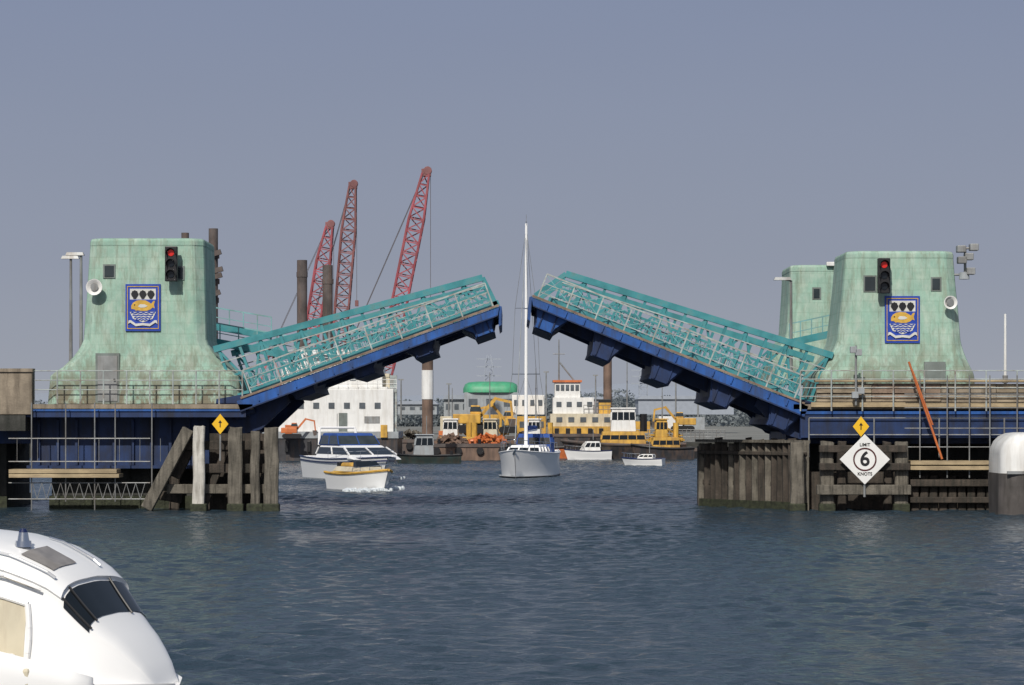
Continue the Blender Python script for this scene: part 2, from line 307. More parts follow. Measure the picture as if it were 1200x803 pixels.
def crest(px0,py0,px1,py1,Y,label):
    a=P(px0,py1,Y); b_=P(px1,py0,Y); W=b_.x-a.x; H=b_.z-a.z
    t=thing('crest_panel',label,'coat of arms',(a.x+W/2,Y,a.z),group='crest panels on the bridge towers',world=True)
    def L(u,v,k=0): return Vector((a.x+u*W,Y-.01-k*.012,a.z+v*H))
    MB().box((a.x,Y,a.z),(b_.x,Y+.3,b_.z)).build('backing_panel','crest_blue',t)
    f=MB()
    for u0,v0,u1,v1 in ((.05,.045,.95,.06),(.05,.94,.95,.955),(.05,.06,.068,.94),(.932,.06,.95,.94)):
        p,q=L(u0,v0,1),L(u1,v1,1); f.box((p.x,p.y,p.z),(q.x,Y+.002,q.z))
    f.build('gold_border','gold',t)
    def poly(pts,k,m,name):
        MB().prism(pts,lambda p:L(p[0],p[1],k),lambda p:Vector((L(*p).x,Y+.002,L(*p).z))).build(name,m,t)
    poly([(.13,.90),(.87,.90),(.87,.40),(.78,.26),(.5,.185),(.22,.26),(.13,.40)],1,'crest_white','shield')
    for cx in (.27,.5,.73):
        fan=[(cx-.035,.685),(cx-.055,.715)]+[(cx+(.098+.012*(k_%2))*math.cos(R(190-k_*20)),.775+(.085+.012*(k_%2))*math.sin(R(190-k_*20))) for k_ in range(11)]+[(cx+.055,.715),(cx+.035,.685)]
        poly(fan,3,'black','scallop_shell')
    poly([(.13,.67),(.87,.67),(.87,.41),(.13,.41)],2,'crest_blue','shield_field')
    for i,v in enumerate((.385,.335,.285,.24)):
        n=18; wv=.010; x0,x1=.16+.045*i,.84-.045*i
        up=[(x0+(x1-x0)*j/n,v+.011+wv*math.sin(j*1.5)) for j in range(n+1)]; dn=[(x0+(x1-x0)*j/n,v-.011+wv*math.sin(j*1.5)) for j in range(n,-1,-1)]
        poly(up+dn,3,'crest_blue','wavy_bar')
    poly([(.17,.47),(.17,.54),(.22,.60),(.32,.645),(.44,.66),(.58,.65),(.68,.61),(.74,.58),(.80,.64),(.85,.64),(.82,.56),(.84,.48),(.78,.50),(.72,.46),(.62,.43),(.48,.425),(.36,.44),(.30,.43),(.26,.46)],3,'gold','dolphin')
    poly([(.36,.52),(.42,.57),(.56,.565),(.64,.53),(.56,.50),(.44,.495)],4,'crest_white','dolphin_belly')
    poly([(.24,.555),(.27,.575),(.29,.555),(.26,.54)],4,'black','dolphin_eye')
    poly([(.08,.15),(.14,.18),(.3,.10),(.5,.12),(.7,.10),(.86,.18),(.92,.15),(.9,.225),(.84,.23),(.7,.155),(.5,.17),(.3,.155),(.16,.23),(.1,.225)],4,'crest_white','scroll')
crest(147,333,188,388,112.0,'blue and gold coat of arms panel on the left tower front')
crest(1037,347,1078,402,112.0,'blue and gold coat of arms panel on the right tower front')

def traffic(px,py0,py1,Y,label):
    top=P(px,py0,Y); bot=P(px,py1,Y); t=thing('traffic_light',label,'traffic light',(bot.x,Y,bot.z),group='signal lights on tower fronts',world=True)
    H=top.z-bot.z; hw=.27
    MB().box((bot.x-hw,Y-.18,bot.z),(bot.x+hw,Y+.12,top.z)).build('housing','black',t,bevel=.03)
    MB().bar((bot.x,Y+.1,bot.z+H*.3),(bot.x,Y+.9,bot.z+H*.3),.08).bar((bot.x,Y+.1,bot.z+H*.75),(bot.x,Y+.9,bot.z+H*.75),.08).build('bracket','steel',t)
    for i in range(3):
        z=top.z-H*(.19+.31*i); m='red_lamp' if i==0 else 'dark_glass'
        MB().tube((bot.x,Y-.18,z),(bot.x,Y-.21,z),.14,n=16).build('lamp',m,t)
        hd=MB(); 
        pts=[(math.cos(R(a)),math.sin(R(a))) for a in range(-20,201,20)]
        for p,q in zip(pts[:-1],pts[1:]): hd.bar((bot.x+p[0]*.21,Y-.3,z+p[1]*.21),(bot.x+q[0]*.21,Y-.3,z+q[1]*.21),.02,.26)
        hd.build('hood','black',t)
traffic(201,289,330,111.6,'black three lamp signal showing red at the top of the left tower')
traffic(1035.5,303,344,111.6,'black three lamp signal showing red at the top of the right tower')

def horn(px,py,Y,r,label,dx=0):
    c=P(px,py,Y); t=thing('loudspeaker',label,'loudspeaker',c,group='round horns on tower fronts',world=True)
    MB().rings([[c+Vector((dx*s+rr*math.cos(a),-s,rr*math.sin(a))) for a in [2*math.pi*i/20 for i in range(20)]] for s,rr in ((0,.07),(.2,.12),(.38,r),(.40,r*1.05),(.39,r*.9),(.15,.08))],cap=True).build('horn','white',t,smooth=True)
    MB().tube(c+Vector((dx*.15,-.18,0)),c+Vector((dx*.32,-.36,0)),.10,.17,n=12).build('driver','steel',t)
    MB().bar(c+Vector((0,0,-.02)),c+Vector((0,.6,-.02)),.07).build('bracket','steel',t)
horn(112,337,112.0,.34,'white round loudspeaker horn on the left tower above the door')
horn(1111,355,112.0,.28,'white round loudspeaker horn on the right tower beside the crest',.12)

c=P(1124,318,112.6); t=thing('camera_mast','cluster of grey cameras and floodlights at the right tower corner','camera mast',c,world=True)
MB().tube(P(1117,322,112.6),P(1133,322,112.6),.05).tube(P(1131,327,112.6),P(1131,289,112.6),.06).tube(P(1124,292,112.6),P(1144,290,112.6),.05).build('pole','steel',t)
for px,py in ((1126,292),(1141,290),(1127,305),(1137,318),(1135,301)):
    a=P(px,py,112.4); MB().box(a-Vector((.19,.25,.15)),a+Vector((.19,.2,.15))).build('camera_housing','steel',t,bevel=.03)
a=P(1130,322,112.4); MB().tube(a+Vector((0,0,-.2)),a+Vector((0,0,.1)),.24,.2,n=12).build('dome','shed_grey',t)
a=P(978,312,124.4); t=thing('security_camera','small white camera on top of the half hidden tower','camera',a,world=True)
MB().tube(a-Vector((0,0,.3)),a,.05).build('pole','steel',t); MB().box(a-Vector((.4,.15,.0)),a+Vector((.25,.15,.2))).build('camera_housing','white',t,bevel=.03)

def lamp(px,py_top,py_bot,Y,side,label,arm=14):
    b_=P(px,py_bot,Y); t=thing('street_lamp',label,'street lamp',b_,world=True)
    MB().tube(b_,P(px,py_top,Y),.10,.06).build('pole','steel',t)
    p=P(px,py_top,Y); q=P(px+side*arm,py_top-2,Y); MB().tube(p,q,.05).build('arm','steel',t)
    x=MB().taper(-.42,.42,.3,-.06,-.36,.36,.22,.08); x.v=[v+q for v in x.v]; x.build('lamp_head','steel',t)
lamp(95,300,472,116,-1,'grey street lamp with flat head just left of the left tower',7)
lamp(83,304,472,120,-1,'slim grey post behind the street lamp left of the left tower',0.5)
lamp(927,329,470,121,-1,'grey street lamp with flat head left of the half hidden tower',10)

# ---------------------------------------------------------------- bridge leaves
def leaf(side,pivot,L,A,truss_end,depths,label):
    px,pz=pivot; ca,sa=math.cos(A),math.sin(A); Y0=111.0; W=9.6
    def T(u,v,w_): return Vector((px+side*(u*ca-v*sa),Y0+w_,pz+u*sa+v*ca))
    t=thing('bridge_leaf',label,'bridge span',T(0,0,W/2),world=True)
    def pr(pts,w0,w1,name,m,par=t,**k): return MB().prism(pts,lambda p:T(p[0],p[1],w0),lambda p:T(p[0],p[1],w1)).build(name,m,par,**k)
    pr([(-.6,-.16),(L-.05,-.16),(L-.03,-.02),(-.6,-.02)],.22,W-.22,'deck','blue_dark')
    pr([(.0,.0),(L-.1,.0),(L-.1,.012),(.0,.012)],2.0,W-2.0,'road_surface','asphalt')
    for w_ in (-.06,W-.12): pr([(-.3,0),(L,0),(L,.09),(-.3,.09)],w_,w_+.16,'deck_edge','fascia')
    gd=.34
    for w_ in (0,W-.2):
        g=pr([(-.5,-.02),(L,-.02),(L-.18,-gd),(-.5,-gd-.12)],w_,w_+.2,'edge_girder','blue')
        u=.4
        while u<L-.3:
            pr([(u,-.06),(u+.05,-.06),(u+.05,-gd),(u,-gd)],w_-.07 if w_==0 else w_+.2,w_ if w_==0 else w_+.27,'stiffener','blue',g); u+=.86
        pr([(-.5,-gd-.12),(L-.18,-gd),(L-.2,-gd-.05),(-.5,-gd-.18)],w_-.08,w_+.3,'bottom_flange','blue_dark',g)
    dm=depths[-1]
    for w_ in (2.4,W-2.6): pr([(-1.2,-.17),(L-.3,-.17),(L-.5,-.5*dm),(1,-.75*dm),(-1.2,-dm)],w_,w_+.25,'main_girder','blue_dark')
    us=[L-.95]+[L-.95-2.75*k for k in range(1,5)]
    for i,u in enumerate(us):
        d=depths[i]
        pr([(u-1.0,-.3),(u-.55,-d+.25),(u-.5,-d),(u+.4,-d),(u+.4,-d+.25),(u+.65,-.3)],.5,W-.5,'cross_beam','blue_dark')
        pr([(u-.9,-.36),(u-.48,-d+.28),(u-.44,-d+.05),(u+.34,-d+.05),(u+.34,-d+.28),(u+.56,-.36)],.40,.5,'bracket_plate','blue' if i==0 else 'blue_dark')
        for k_ in (0,1): pr([(u-.42+k_*.6,-d+.1),(u-.36+k_*.6,-d+.1),(u-.36+k_*.6,-.42),(u-.42+k_*.6,-.42)],.34,.40,'bracket_rib','blue_dark')
    pr([(L-.0,.02),(L+.10,-.05),(L-.18,-depths[0]*.8),(L-.32,-depths[0]*.85)],.1,W-.1,'nose','blue')
    for w_ in (.9,W-1.3): pr([(1.6,-.1),(-1.4,.4),(-1.8,-.4),(-1.2,-1.4),(.0,-1.5),(1.6,-.8)],w_,w_+.4,'root_quadrant','blue_dark')
    for ti,(w_,rw) in enumerate(((1.25,.02),(W-1.25,W-.05))):
        te=L-truss_end
        def vt(u): return 2.5+(1.45-2.5)*(u+.8)/(L+.8)
        ch=MB().bar(T(-.8,2.5,w_),T(te,vt(te),w_),.28,.30).build('truss_chord','teal',t)
        MB().bar(T(-.8,.2,w_),T(te+.3,.2,w_),.24,.24).build('lower_chord','teal',ch)
        MB().bar(T(te,vt(te),w_),T(L-.1,.15,w_),.2,.24).build('end_post','teal',ch)
        n=13; us_=[-.6+(te+.6)*i/n for i in range(n+1)]
        for i,u in enumerate(us_): MB().bar(T(u,.25,w_),T(u,vt(u)-.08,w_),.12,.2).build('truss_post','teal',ch)
        for i in range(n):
            a,b_=us_[i],us_[i+1]
            if i%2: MB().bar(T(a,.3,w_),T(b_,vt(b_)-.12,w_),.10,.12).build('truss_diagonal','teal',ch)
            else: MB().bar(T(b_,.3,w_),T(a,vt(a)-.12,w_),.10,.12).build('truss_diagonal','teal',ch)
        MB().bar(T(-.7,1.15,w_),T(te,.85,w_),.10,.1).build('middle_rail','teal',ch)
        MB().bar(T(-.7,1.85,w_-.1),T(te,1.12,w_-.1),.05,.06).build('upper_rail','rail_grey',ch)
        bl=MB(); u=-.4
        while u<te-.2:
            bl.bar(T(u,.3,w_+.02),T(u,1.0,w_+.02),.035,.03); u+=.2
        bl.build('baluster_panel','teal',ch)
        hr=MB().bar(T(.2,1.15,rw),T(L-.25,1.15,rw),.065,.07).build('handrail','rail_grey',t)
        MB().bar(T(.2,.32,rw),T(L-.25,.32,rw),.035).build('lower_rail','rail_grey',hr); MB().bar(T(.2,.74,rw),T(L-.25,.74,rw),.035).build('middle_rail','rail_grey',hr)
        n=int(L/1.3); 
        for i in range(n+1):
            u=.2+(L-.45)*i/n; MB().bar(T(u,.05,rw),T(u,1.15,rw),.06).build('rail_post','rail_grey',hr)
        x_=MB()
        for i in range(n):
            u0=.2+(L-.45)*i/n; u1=.2+(L-.45)*(i+1)/n
            x_.bar(T(u0,.32,rw+.02),T(u1,1.1,rw+.02),.025); x_.bar(T(u1,.32,rw-.02),T(u0,1.1,rw-.02),.025)
        x_.build('rail_bracing','teal_light',hr)
    return t,T
leaf(1,(XX(290,111),ZZ(465,111)),11.6,R(19.8),.25,(.98,.95,.88,.82,.75),'raised left half of the lifting bridge in teal and blue steel')
leaf(-1,(XX(935,111),ZZ(471,111)),12.4,R(21.6),1.0,(1.2,1.42,1.42,1.42,1.4),'raised right half of the lifting bridge in teal and blue steel')

def beam(label,a,b_,w=.3,posts=True):
    t=thing('access_walkway',label,'walkway',a,world=True)
    MB().bar(a,b_,.34,.9).build('walkway_beam','teal',t)
    up=Vector((0,0,.9)); MB().bar(a+up,b_+up,.06).bar(a+up*.5,b_+up*.5,.04).build('handrail','teal_light',t)
    for i in range(6): p=a.lerp(b_,i/5); MB().bar(p,p+up,.05).build('rail_post','teal_light',t)
beam('teal inclined walkway between the left tower and the raised span',P(236,398,119.5),P(345,418,119.5))
beam('upper teal strut leading off the right side of the left tower',P(236,380,121.5),P(318,394,121.5))
beam('short teal walkway joining the two right hand towers',P(925,402,121),P(990,388,121))

# ---------------------------------------------------------------- approaches and piers
zd=4.60
def approach(label,x0,x1):
    t=thing('bridge_approach',label,'bridge approach',((x0+x1)/2,116,zd),world=True)
    MB().box((x0,111.0,zd-.22),(x1,121,zd)).build('deck','concrete_tan',t)
    MB().box((x0,112.9,zd),(x1,119,zd+.012)).build('road_surface','asphalt',t)
    return t
xl=XX(-60,111)-20; xr=XX(296,111)
t=approach('left approach deck of the bridge on its dark blue steel box',xl,xr)
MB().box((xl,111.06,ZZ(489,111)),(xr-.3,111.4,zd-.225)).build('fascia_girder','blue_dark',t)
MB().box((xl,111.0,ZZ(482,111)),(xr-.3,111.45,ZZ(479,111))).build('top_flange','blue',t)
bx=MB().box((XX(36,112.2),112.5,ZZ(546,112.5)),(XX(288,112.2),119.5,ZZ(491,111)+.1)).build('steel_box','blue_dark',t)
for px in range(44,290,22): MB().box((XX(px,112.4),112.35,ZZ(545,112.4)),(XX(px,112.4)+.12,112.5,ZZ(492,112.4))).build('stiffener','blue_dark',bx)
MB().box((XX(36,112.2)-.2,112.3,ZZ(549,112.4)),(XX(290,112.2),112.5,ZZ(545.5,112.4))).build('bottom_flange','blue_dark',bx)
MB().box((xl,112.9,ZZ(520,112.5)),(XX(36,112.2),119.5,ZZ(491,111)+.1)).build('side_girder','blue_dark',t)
t=thing('concrete_parapet','weathered tan concrete parapet at the far left end of the deck','parapet',(xl+6,111.3,zd),world=True)
MB().box((xl,110.9,zd-.45),(XX(38,111),111.35,ZZ(433,111))).build('parapet_wall','concrete_tan',t,bevel=.03)
MB().box((xl,110.82,ZZ(436,111)),(XX(39,111),111.45,ZZ(432,111))).build('coping','concrete_tan',t)
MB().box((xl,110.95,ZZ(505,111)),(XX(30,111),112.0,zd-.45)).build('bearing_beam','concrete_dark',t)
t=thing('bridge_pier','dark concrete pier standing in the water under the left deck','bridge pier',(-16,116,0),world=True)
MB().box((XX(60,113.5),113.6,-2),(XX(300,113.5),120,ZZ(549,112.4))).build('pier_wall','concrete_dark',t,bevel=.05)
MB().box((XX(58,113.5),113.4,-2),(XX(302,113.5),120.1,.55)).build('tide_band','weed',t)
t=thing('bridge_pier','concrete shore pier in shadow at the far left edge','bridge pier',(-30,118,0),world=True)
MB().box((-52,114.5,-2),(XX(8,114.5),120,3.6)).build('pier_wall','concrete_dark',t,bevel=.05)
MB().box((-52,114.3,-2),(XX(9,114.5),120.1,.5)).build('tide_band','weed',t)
xr0=XX(930,111)
t=approach('right approach deck of the bridge over the dark timber fender',xr0,60)
MB().box((xr0+.3,111.06,ZZ(511,111)),(60,111.4,ZZ(483,111))).build('fascia_girder','blue_dark',t)
MB().box((xr0+.3,111.0,ZZ(485.5,111)),(60,111.45,ZZ(482,111))).build('top_flange','blue',t)
MB().box((xr0+.3,111.0,ZZ(513,111)),(60,111.45,ZZ(510.5,111))).build('bottom_flange','blue_dark',t)
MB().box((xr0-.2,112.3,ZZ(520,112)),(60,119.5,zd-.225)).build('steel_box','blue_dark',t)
t=thing('plank_parapet','long tan weathered plank parapet along the right approach deck','parapet',(24,111.2,zd),world=True)
MB().box((XX(957,111),111.12,zd),(60,111.3,ZZ(450,111))).build('backing_wall','concrete_tan',t)
x_=XX(957,111); ztop=ZZ(449,111)
while x_<55:
    x1_=x_+random.choice((2.4,3.0,3.6)); nb=4; hh=(ztop-zd)/nb
    for k in range(nb):
        MB().box((x_,110.98+random.uniform(-.03,.05),zd+hh*k+.025),(x1_-.03,111.1,zd+hh*(k+1)-.02+random.uniform(-.02,.01))).build('board',random.choice(['board_tan','board_tan','concrete_tan','fascia']),t)
    x_=x1_
MB().box((XX(955,111),110.85,ztop+.03),(60,111.4,ZZ(446,111)+.02)).build('coping','timber_tan',t)
MB().box((XX(950,111),110.82,zd-.12),(60,110.93,zd+.08)).build('kerb','timber_tan',t)
t=thing('bridge_pier','dark concrete pier in shadow under the right deck','bridge pier',(22,116,0),world=True)
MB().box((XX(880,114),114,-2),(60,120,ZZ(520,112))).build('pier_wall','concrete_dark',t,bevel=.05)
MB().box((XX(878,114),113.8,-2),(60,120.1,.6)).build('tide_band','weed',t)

def railing(label,p,q,h,n,rails=3,m='rail_grey',r=.025,pr_=.035,name='railing',cat='railing',group=None):
    t=thing(name,label,cat,p,world=True,group=group)
    for k in range(rails):
        z=h*(1-k/rails*.85); MB().tube(p+Vector((0,0,z)),q+Vector((0,0,z)),r,n=6).build('rail',m,t)
    for i in range(n+1):
        a=p.lerp(q,i/n); MB().tube(a,a+Vector((0,0,h)),pr_,n=6).build('post',m,t)
    return t
railing('thin grey railing along the deck edge in front of the left tower',Vector((XX(40,111.2),111.2,zd)),Vector((XX(284,111.2),111.2,zd)),1.45,9)
railing('grey scaffold railing along the right parapet',Vector((XX(938,110.7),110.7,zd-.3)),Vector((58,110.7,zd-.3)),1.75,34,rails=4)
railing('low rail on the ledge under the right deck',Vector((XX(948,110.9),110.9,ZZ(536,110.9))),Vector((58,110.9,ZZ(536,110.9))),1.7,16,rails=2,m='steel')

t=thing('scaffold','tubular scaffold with pale plank walkway beneath the left deck','scaffold',P(90,598,110.7),world=True)
Ys=110.6
for px in (37,77,111,135,178):
    MB().tube(P(px,598 if px in(37,111) else 588,Ys),P(px,472,Ys),.028,n=6).build('standard','steel',t)
for py in (514,541,566,585):
    MB().tube(P(10,py,Ys),P(176,py,Ys),.026,n=6).build('ledger','steel',t)
lt=MB()
for i in range(12):
    a=38+i*11; lt.tube(P(a,566,Ys-.02),P(a+5.5,585,Ys-.02),.016,n=5); lt.tube(P(a+5.5,585,Ys-.02),P(a+11,566,Ys-.02),.016,n=5)
lt.build('lattice_beam','steel',t)
for k,py in enumerate((550,555.2)):
    a=P(12,py,Ys); b_=P(138,py+4.4,Ys); MB().box((a.x,Ys-.35+.02*k,a.z),(b_.x+.1*k,Ys+.9,b_.z)).build('plank','timber_tan',t)
for i in range(8): MB().tube(P(20+i*24,514,Ys),P(20+i*24,541,Ys),.012,n=5).build('guard_upright','steel',t)
t=thing('scaffold','tubular scaffold with pale boards beneath the right deck','scaffold',P(1110,598,110.4),world=True)
Ys=110.4
for px in (1078,1110,1136,1160,1192):
    MB().tube(P(px,560,Ys),P(px,440,Ys),.028,n=6).build('standard','steel',t)
for py in (462,478,502,524): MB().tube(P(1060,py,Ys),P(1215,py,Ys),.022,n=6).build('ledger','steel',t)
for k,py in enumerate((540,546)):
    a=P(1066,py,Ys); b_=P(1162,py+4.5,Ys); MB().box((a.x,Ys-.3,a.z),(b_.x,Ys+.9,b_.z)).build('plank','timber_tan',t)
t=thing('debris_chute','orange red slanting tubes leaning across the right parapet','tube',P(1104,538,110.2),world=True)
MB().tube(P(1065,424,110.2),P(1104,538,110.2),.05,n=8).build('long_tube','orange',t)
MB().tube(P(1069,434,110.15),P(1093,498,110.15),.04,n=8).build('short_tube','orange',t)

# ---------------------------------------------------------------- timber fenders
def post(t,px,py0,py1,Y,w,m='timber_grey',name='pile',d=.4):
    a=P(px,py0,Y); b_=P(px,py1,Y); wd=w/F*Y; zb=b_.z-(1.5 if py1>585 else 0); mb=MB(); rs=[]; n=7
    ph=random.uniform(0,6)
    for i in range(n+1):
        f=i/n; z=zb+(a.z-zb)*f; jx=.018*math.sin(ph+i*1.9)+random.uniform(-.01,.01)+(f-.5)*random.choice((-.03,.03)); k=1-.06*f+.02*math.sin(ph+i*2.7)
        h=wd/2*k; dd=d/2*k
        rs.append([Vector((a.x+jx+x_*h,Y+y_*dd,z)) for x_,y_ in ((-1,-.75),(-.75,-1),(.75,-1),(1,-.75),(1,.75),(.75,1),(-.75,1),(-1,.75))])
    rs[-1]=[v+Vector((0,0,random.uniform(-.05,.05))) for v in rs[-1]]
    mb.rings(rs).build(name,m,t)
def tbeam(t,p,q,w,m='timber_grey',name='beam'):
    MB().bar(p,q,w,w).build(name,m,t,bevel=.03)
t=thing('timber_fender','grey timber dolphin with raking braces beside the left pier','fender',P(260,595,111),world=True)
Yf=110.4
post(t,233,500,597,Yf-.2,14,'timber_white'); 
for px,w_ in ((276,17),(318,17),(299,11)): post(t,px,501 if px!=299 else 506,597,Yf,w_)
for px,w_ in ((205,12),(250,12),(290,12)): post(t,px,505,592,Yf+2.5,w_,'timber_dark')
tbeam(t,P(172,596,Yf),P(221,503,Yf),.5); tbeam(t,P(206,560,Yf+.6),P(228,515,Yf+.6),.4,'timber_dark')
tbeam(t,P(186,580,Yf+1.2),P(214,585,Yf+1.2),.4,'timber_dark')
for py,x0,x1 in ((522,205,326),(549,232,326),(573,196,326)):
    tbeam(t,P(x0,py,Yf+.45),P(x1,py,Yf+.45),.40,'timber_dark' if py!=573 else 'timber_grey')
tbeam(t,P(240,590,Yf+.5),P(268,520,Yf+.5),.3,'timber_dark')
for px,Y in ((233,Yf-.2),(276,Yf),(318,Yf),(299,Yf)):
    a=P(px,590,Y); MB().box((a.x-.36,Y-.24,-1),(a.x+.36,Y+.24,.32)).build('weed_collar','weed',t,bevel=.06)
MB().box((XX(245,111.5),111.7,-1),(XX(325,111.5),111.9,ZZ(508,111.8))).build('sheeting','timber_dark',t)

t=thing('timber_fender','long plank wall fender of vertical piles along the right side of the channel','fender',P(880,596,112),world=True)
pa=P(822,517,116.5); pb=P(944,516,110.6); nseg=17
for i in range(nseg+1):
    f=i/nseg; a=pa.lerp(pb,f); w_=random.uniform(.26,.36); z1=a.z+random.uniform(-.16,.14); tl=random.uniform(-.04,.04)
    MB().add([(a.x-w_/2,a.y-.15,-1.5),(a.x+w_/2,a.y-.15,-1.5),(a.x+w_/2,a.y+.15,-1.5),(a.x-w_/2,a.y+.15,-1.5),(a.x-w_/2+tl,a.y-.15,z1),(a.x+w_/2+tl,a.y-.15,z1+random.uniform(-.06,.06)),(a.x+w_/2+tl,a.y+.15,z1),(a.x-w_/2+tl,a.y+.15,z1)],[(0,3,2,1),(4,5,6,7),(0,1,5,4),(1,2,6,5),(2,3,7,6),(3,0,4,7)]).build('plank','timber_grey' if i in(0,nseg) or random.random()<.45 else 'timber_dark',t,bevel=.02)
for z in (1.1,2.3): MB().bar((pa.x-.1,pa.y+.22,z),(pb.x,pb.y+.22,z),.22,.2).build('waler','timber_dark',t,bevel=.03)
MB().bar((pa.x-.1,pa.y-.22,2.45),(pb.x,pb.y-.22,2.45),.16,.16).build('rubbing_strip','timber_dark',t,bevel=.03)
MB().bar((pa.x-.1,pa.y+.6,1.4),(pb.x,pb.y+.6,1.4),2.6,.1).build('sheeting','timber_dark',t)
MB().bar((pa.x-.1,pa.y-.1,2.98),(pb.x,pb.y-.1,2.98),.12,.5).build('cap_rail','timber_grey',t)
MB().bar((pa.x,pa.y-.2,.05),(pb.x,pb.y-.2,.05),.6,.3).build('weed_band','weed',t)
MB().box((XX(818,118),117.2,-1),(XX(835,118),118.6,2.7)).build('end_pile','timber_grey',t,bevel=.04)

t=thing('timber_fender','grey timber frame fender carrying the white diamond sign','fender',P(1012,600,109.6),world=True)
Yr=109.6
for px,w_ in ((934,16),(969,16),(1056,16),(1040,10),(986,10)): post(t,px,518,600,Yr if px not in(1040,986) else Yr+1,w_,'timber_grey' if w_>10 else 'timber_dark')
for py,x0,x1,m in ((574,957,1067,'timber_grey'),(547,960,1066,'timber_dark'),(526,960,1062,'timber_dark')): tbeam(t,P(x0,py,Yr-.35),P(x1,py,Yr-.35),.42 if py==574 else .3,m)
for px in (934,969,1056):
    a=P(px,590,Yr); MB().box((a.x-.35,Yr-.24,-1),(a.x+.35,Yr+.24,.35)).build('weed_collar','weed',t,bevel=.06)
MB().box((XX(948,111.6),111.3,-1.5),(XX(1180,111.6),111.7,ZZ(553,111.5))).build('sheeting','timber_dark',t)
t=thing('timber_fender','low dark timber wall below the boards at the right','fender',P(1120,600,110.6),world=True)
for i,px in enumerate(range(1072,1170,11)): post(t,px,560+random.uniform(-2,2),598,110.9,9.5,'timber_dark','plank',.25)
tbeam(t,P(1066,566,110.6),P(1168,566,110.6),.3,'timber_dark'); tbeam(t,P(1066,586,110.6),P(1168,586,110.6),.25,'timber_dark')

def diamond(px,py,r,Y,label,m,polebot):
    c=P(px,py,Y); rr=r/F*Y; t=thing('warning_sign',label,'sign',P(px,polebot,Y),world=True,group='yellow diamond signs above the fenders')
    D=[(0,-1),(1,0),(0,1),(-1,0)]
    MB().prism(D,lambda p:c+Vector((p[0]*rr*.8,0,p[1]*rr)),lambda p:c+Vector((p[0]*rr*.8,.04,p[1]*rr))).build('sign_plate',m,t)
    MB().box(c+Vector((-.022,-.012,-.14)),c+Vector((.022,-.002,.08))).prism([(-.08,.05),(0,.17),(.08,.05)],lambda p:c+Vector((p[0],-.012,p[1])),lambda p:c+Vector((p[0],-.002,p[1]))).build('arrow_mark','black',t)
    MB().tube(P(px,polebot,Y+.1),c+Vector((0,.1,0)),.04).build('post','steel',t)
diamond(258,497,12,110.0,'yellow diamond sign on a post above the left timber dolphin','sign_yellow',540)
diamond(1009,500,12,110.2,'yellow diamond sign above the large white speed sign','sign_yellow',530)
c=P(1013.5,538.5,108.8); t=thing('speed_sign','large white diamond speed limit sign with black numeral 6 in a ring','sign',c-Vector((0,0,1)),world=True)
rr=29.5/F*108.8
D=[(0,-1),(1,0),(0,1),(-1,0)]
MB().prism(D,lambda p:c+Vector((p[0]*rr,0,p[1]*rr)),lambda p:c+Vector((p[0]*rr,.05,p[1]*rr))).build('sign_plate','sign_white',t,bevel=.01)
nn=40; vs=[]
for i in range(nn):
    a=2*math.pi*i/nn
    for r_ in (.50,.435): vs.append(c+Vector((r_*math.cos(a),-.012,r_*math.sin(a))))
MB().add(vs,[(2*i,2*i+1,(2*i+3)%(2*nn),(2*i+2)%(2*nn)) for i in range(nn)]).build('ring','sign_ring',t)
text('6',.86,c+Vector((0,-.012,.0)),'black',t,'numeral')
text('LIMIT',.19,c+Vector((0,-.012,.62)),'black',t,'lettering'); text('KNOTS',.19,c+Vector((0,-.012,-.62)),'black',t,'lettering')
MB().tube(c+Vector((0,.12,-1.6)),c+Vector((0,.12,.5)),.05).build('post','steel',t)
t=thing('camera_post','grey post with small white boxes in front of the right tower','post',P(1003,475,110.6),world=True)
MB().tube(P(1003,475,110.6),P(1003,405,110.6),.05).build('pole','steel',t)
for px,py in ((1000,410),(1006,413),(1002,463),(1009,458)):
    a=P(px,py,110.5); MB().box(a-Vector((.14,.12,.14)),a+Vector((.14,.12,.14))).build('equipment_box','shed_grey',t,bevel=.02)
t=thing('flag_pole','thin pale pole standing on the right approach deck','pole',P(1178,475,113),world=True)
MB().tube(P(1178,475,113),P(1178,368,113),.07,.05).build('pole','white',t); MB().tube(P(1178,449,113),P(1178,440,113),.12).build('collar','steel',t)

# ---------------------------------------------------------------- boats
def hull(L,B,D,n=18,tr=.85,sheer=.3,rake=.08,draft=.35,flare=.78):
    mb=MB(); rows=[]; sh=[]
    for i in range(n+1):
        t=i/n; x=-L/2+L*t
        hb=B/2*(tr+(1-tr)*math.sin(min(1,t/.45)*math.pi/2)) if t<.45 else B/2*max(.012,(1-((t-.45)/.55)**2.4))
        zs=D*(.82+.18*(1-t)**2+sheer*t**2.2); rk=lambda z:x-rake*L*(t**4)*(1-z/zs)
        k=1-.35*t**3
        pts=[(rk(-draft),0,-draft),(rk(0),hb*flare*k,0),(rk(zs*.3),hb*(flare*k+.10*(1.2-flare)),zs*.3),(rk(zs*.65),hb*min(1,.93*(.6+.4*k)+.04),zs*.65),(x,hb,zs)]
        sec=[Vector(p) for p in pts]; full=[Vector((p.x,-p.y,p.z)) for p in sec[::-1]]+sec[1:]
        rows.append(full); sh.append((x,hb,zs))
    mb.rings(rows,cap=False,closed=False)
    k=len(rows[0]); mb.add(rows[0],[tuple(range(k))])
    return mb,sh,rows
def deckmesh(sh,dz=-.05,inset=.96):
    return MB().rings([[Vector((x,-hb*inset,z+dz)),Vector((x,0,z+dz+.05)),Vector((x,hb*inset,z+dz))] for x,hb,z in sh],cap=False,closed=False)
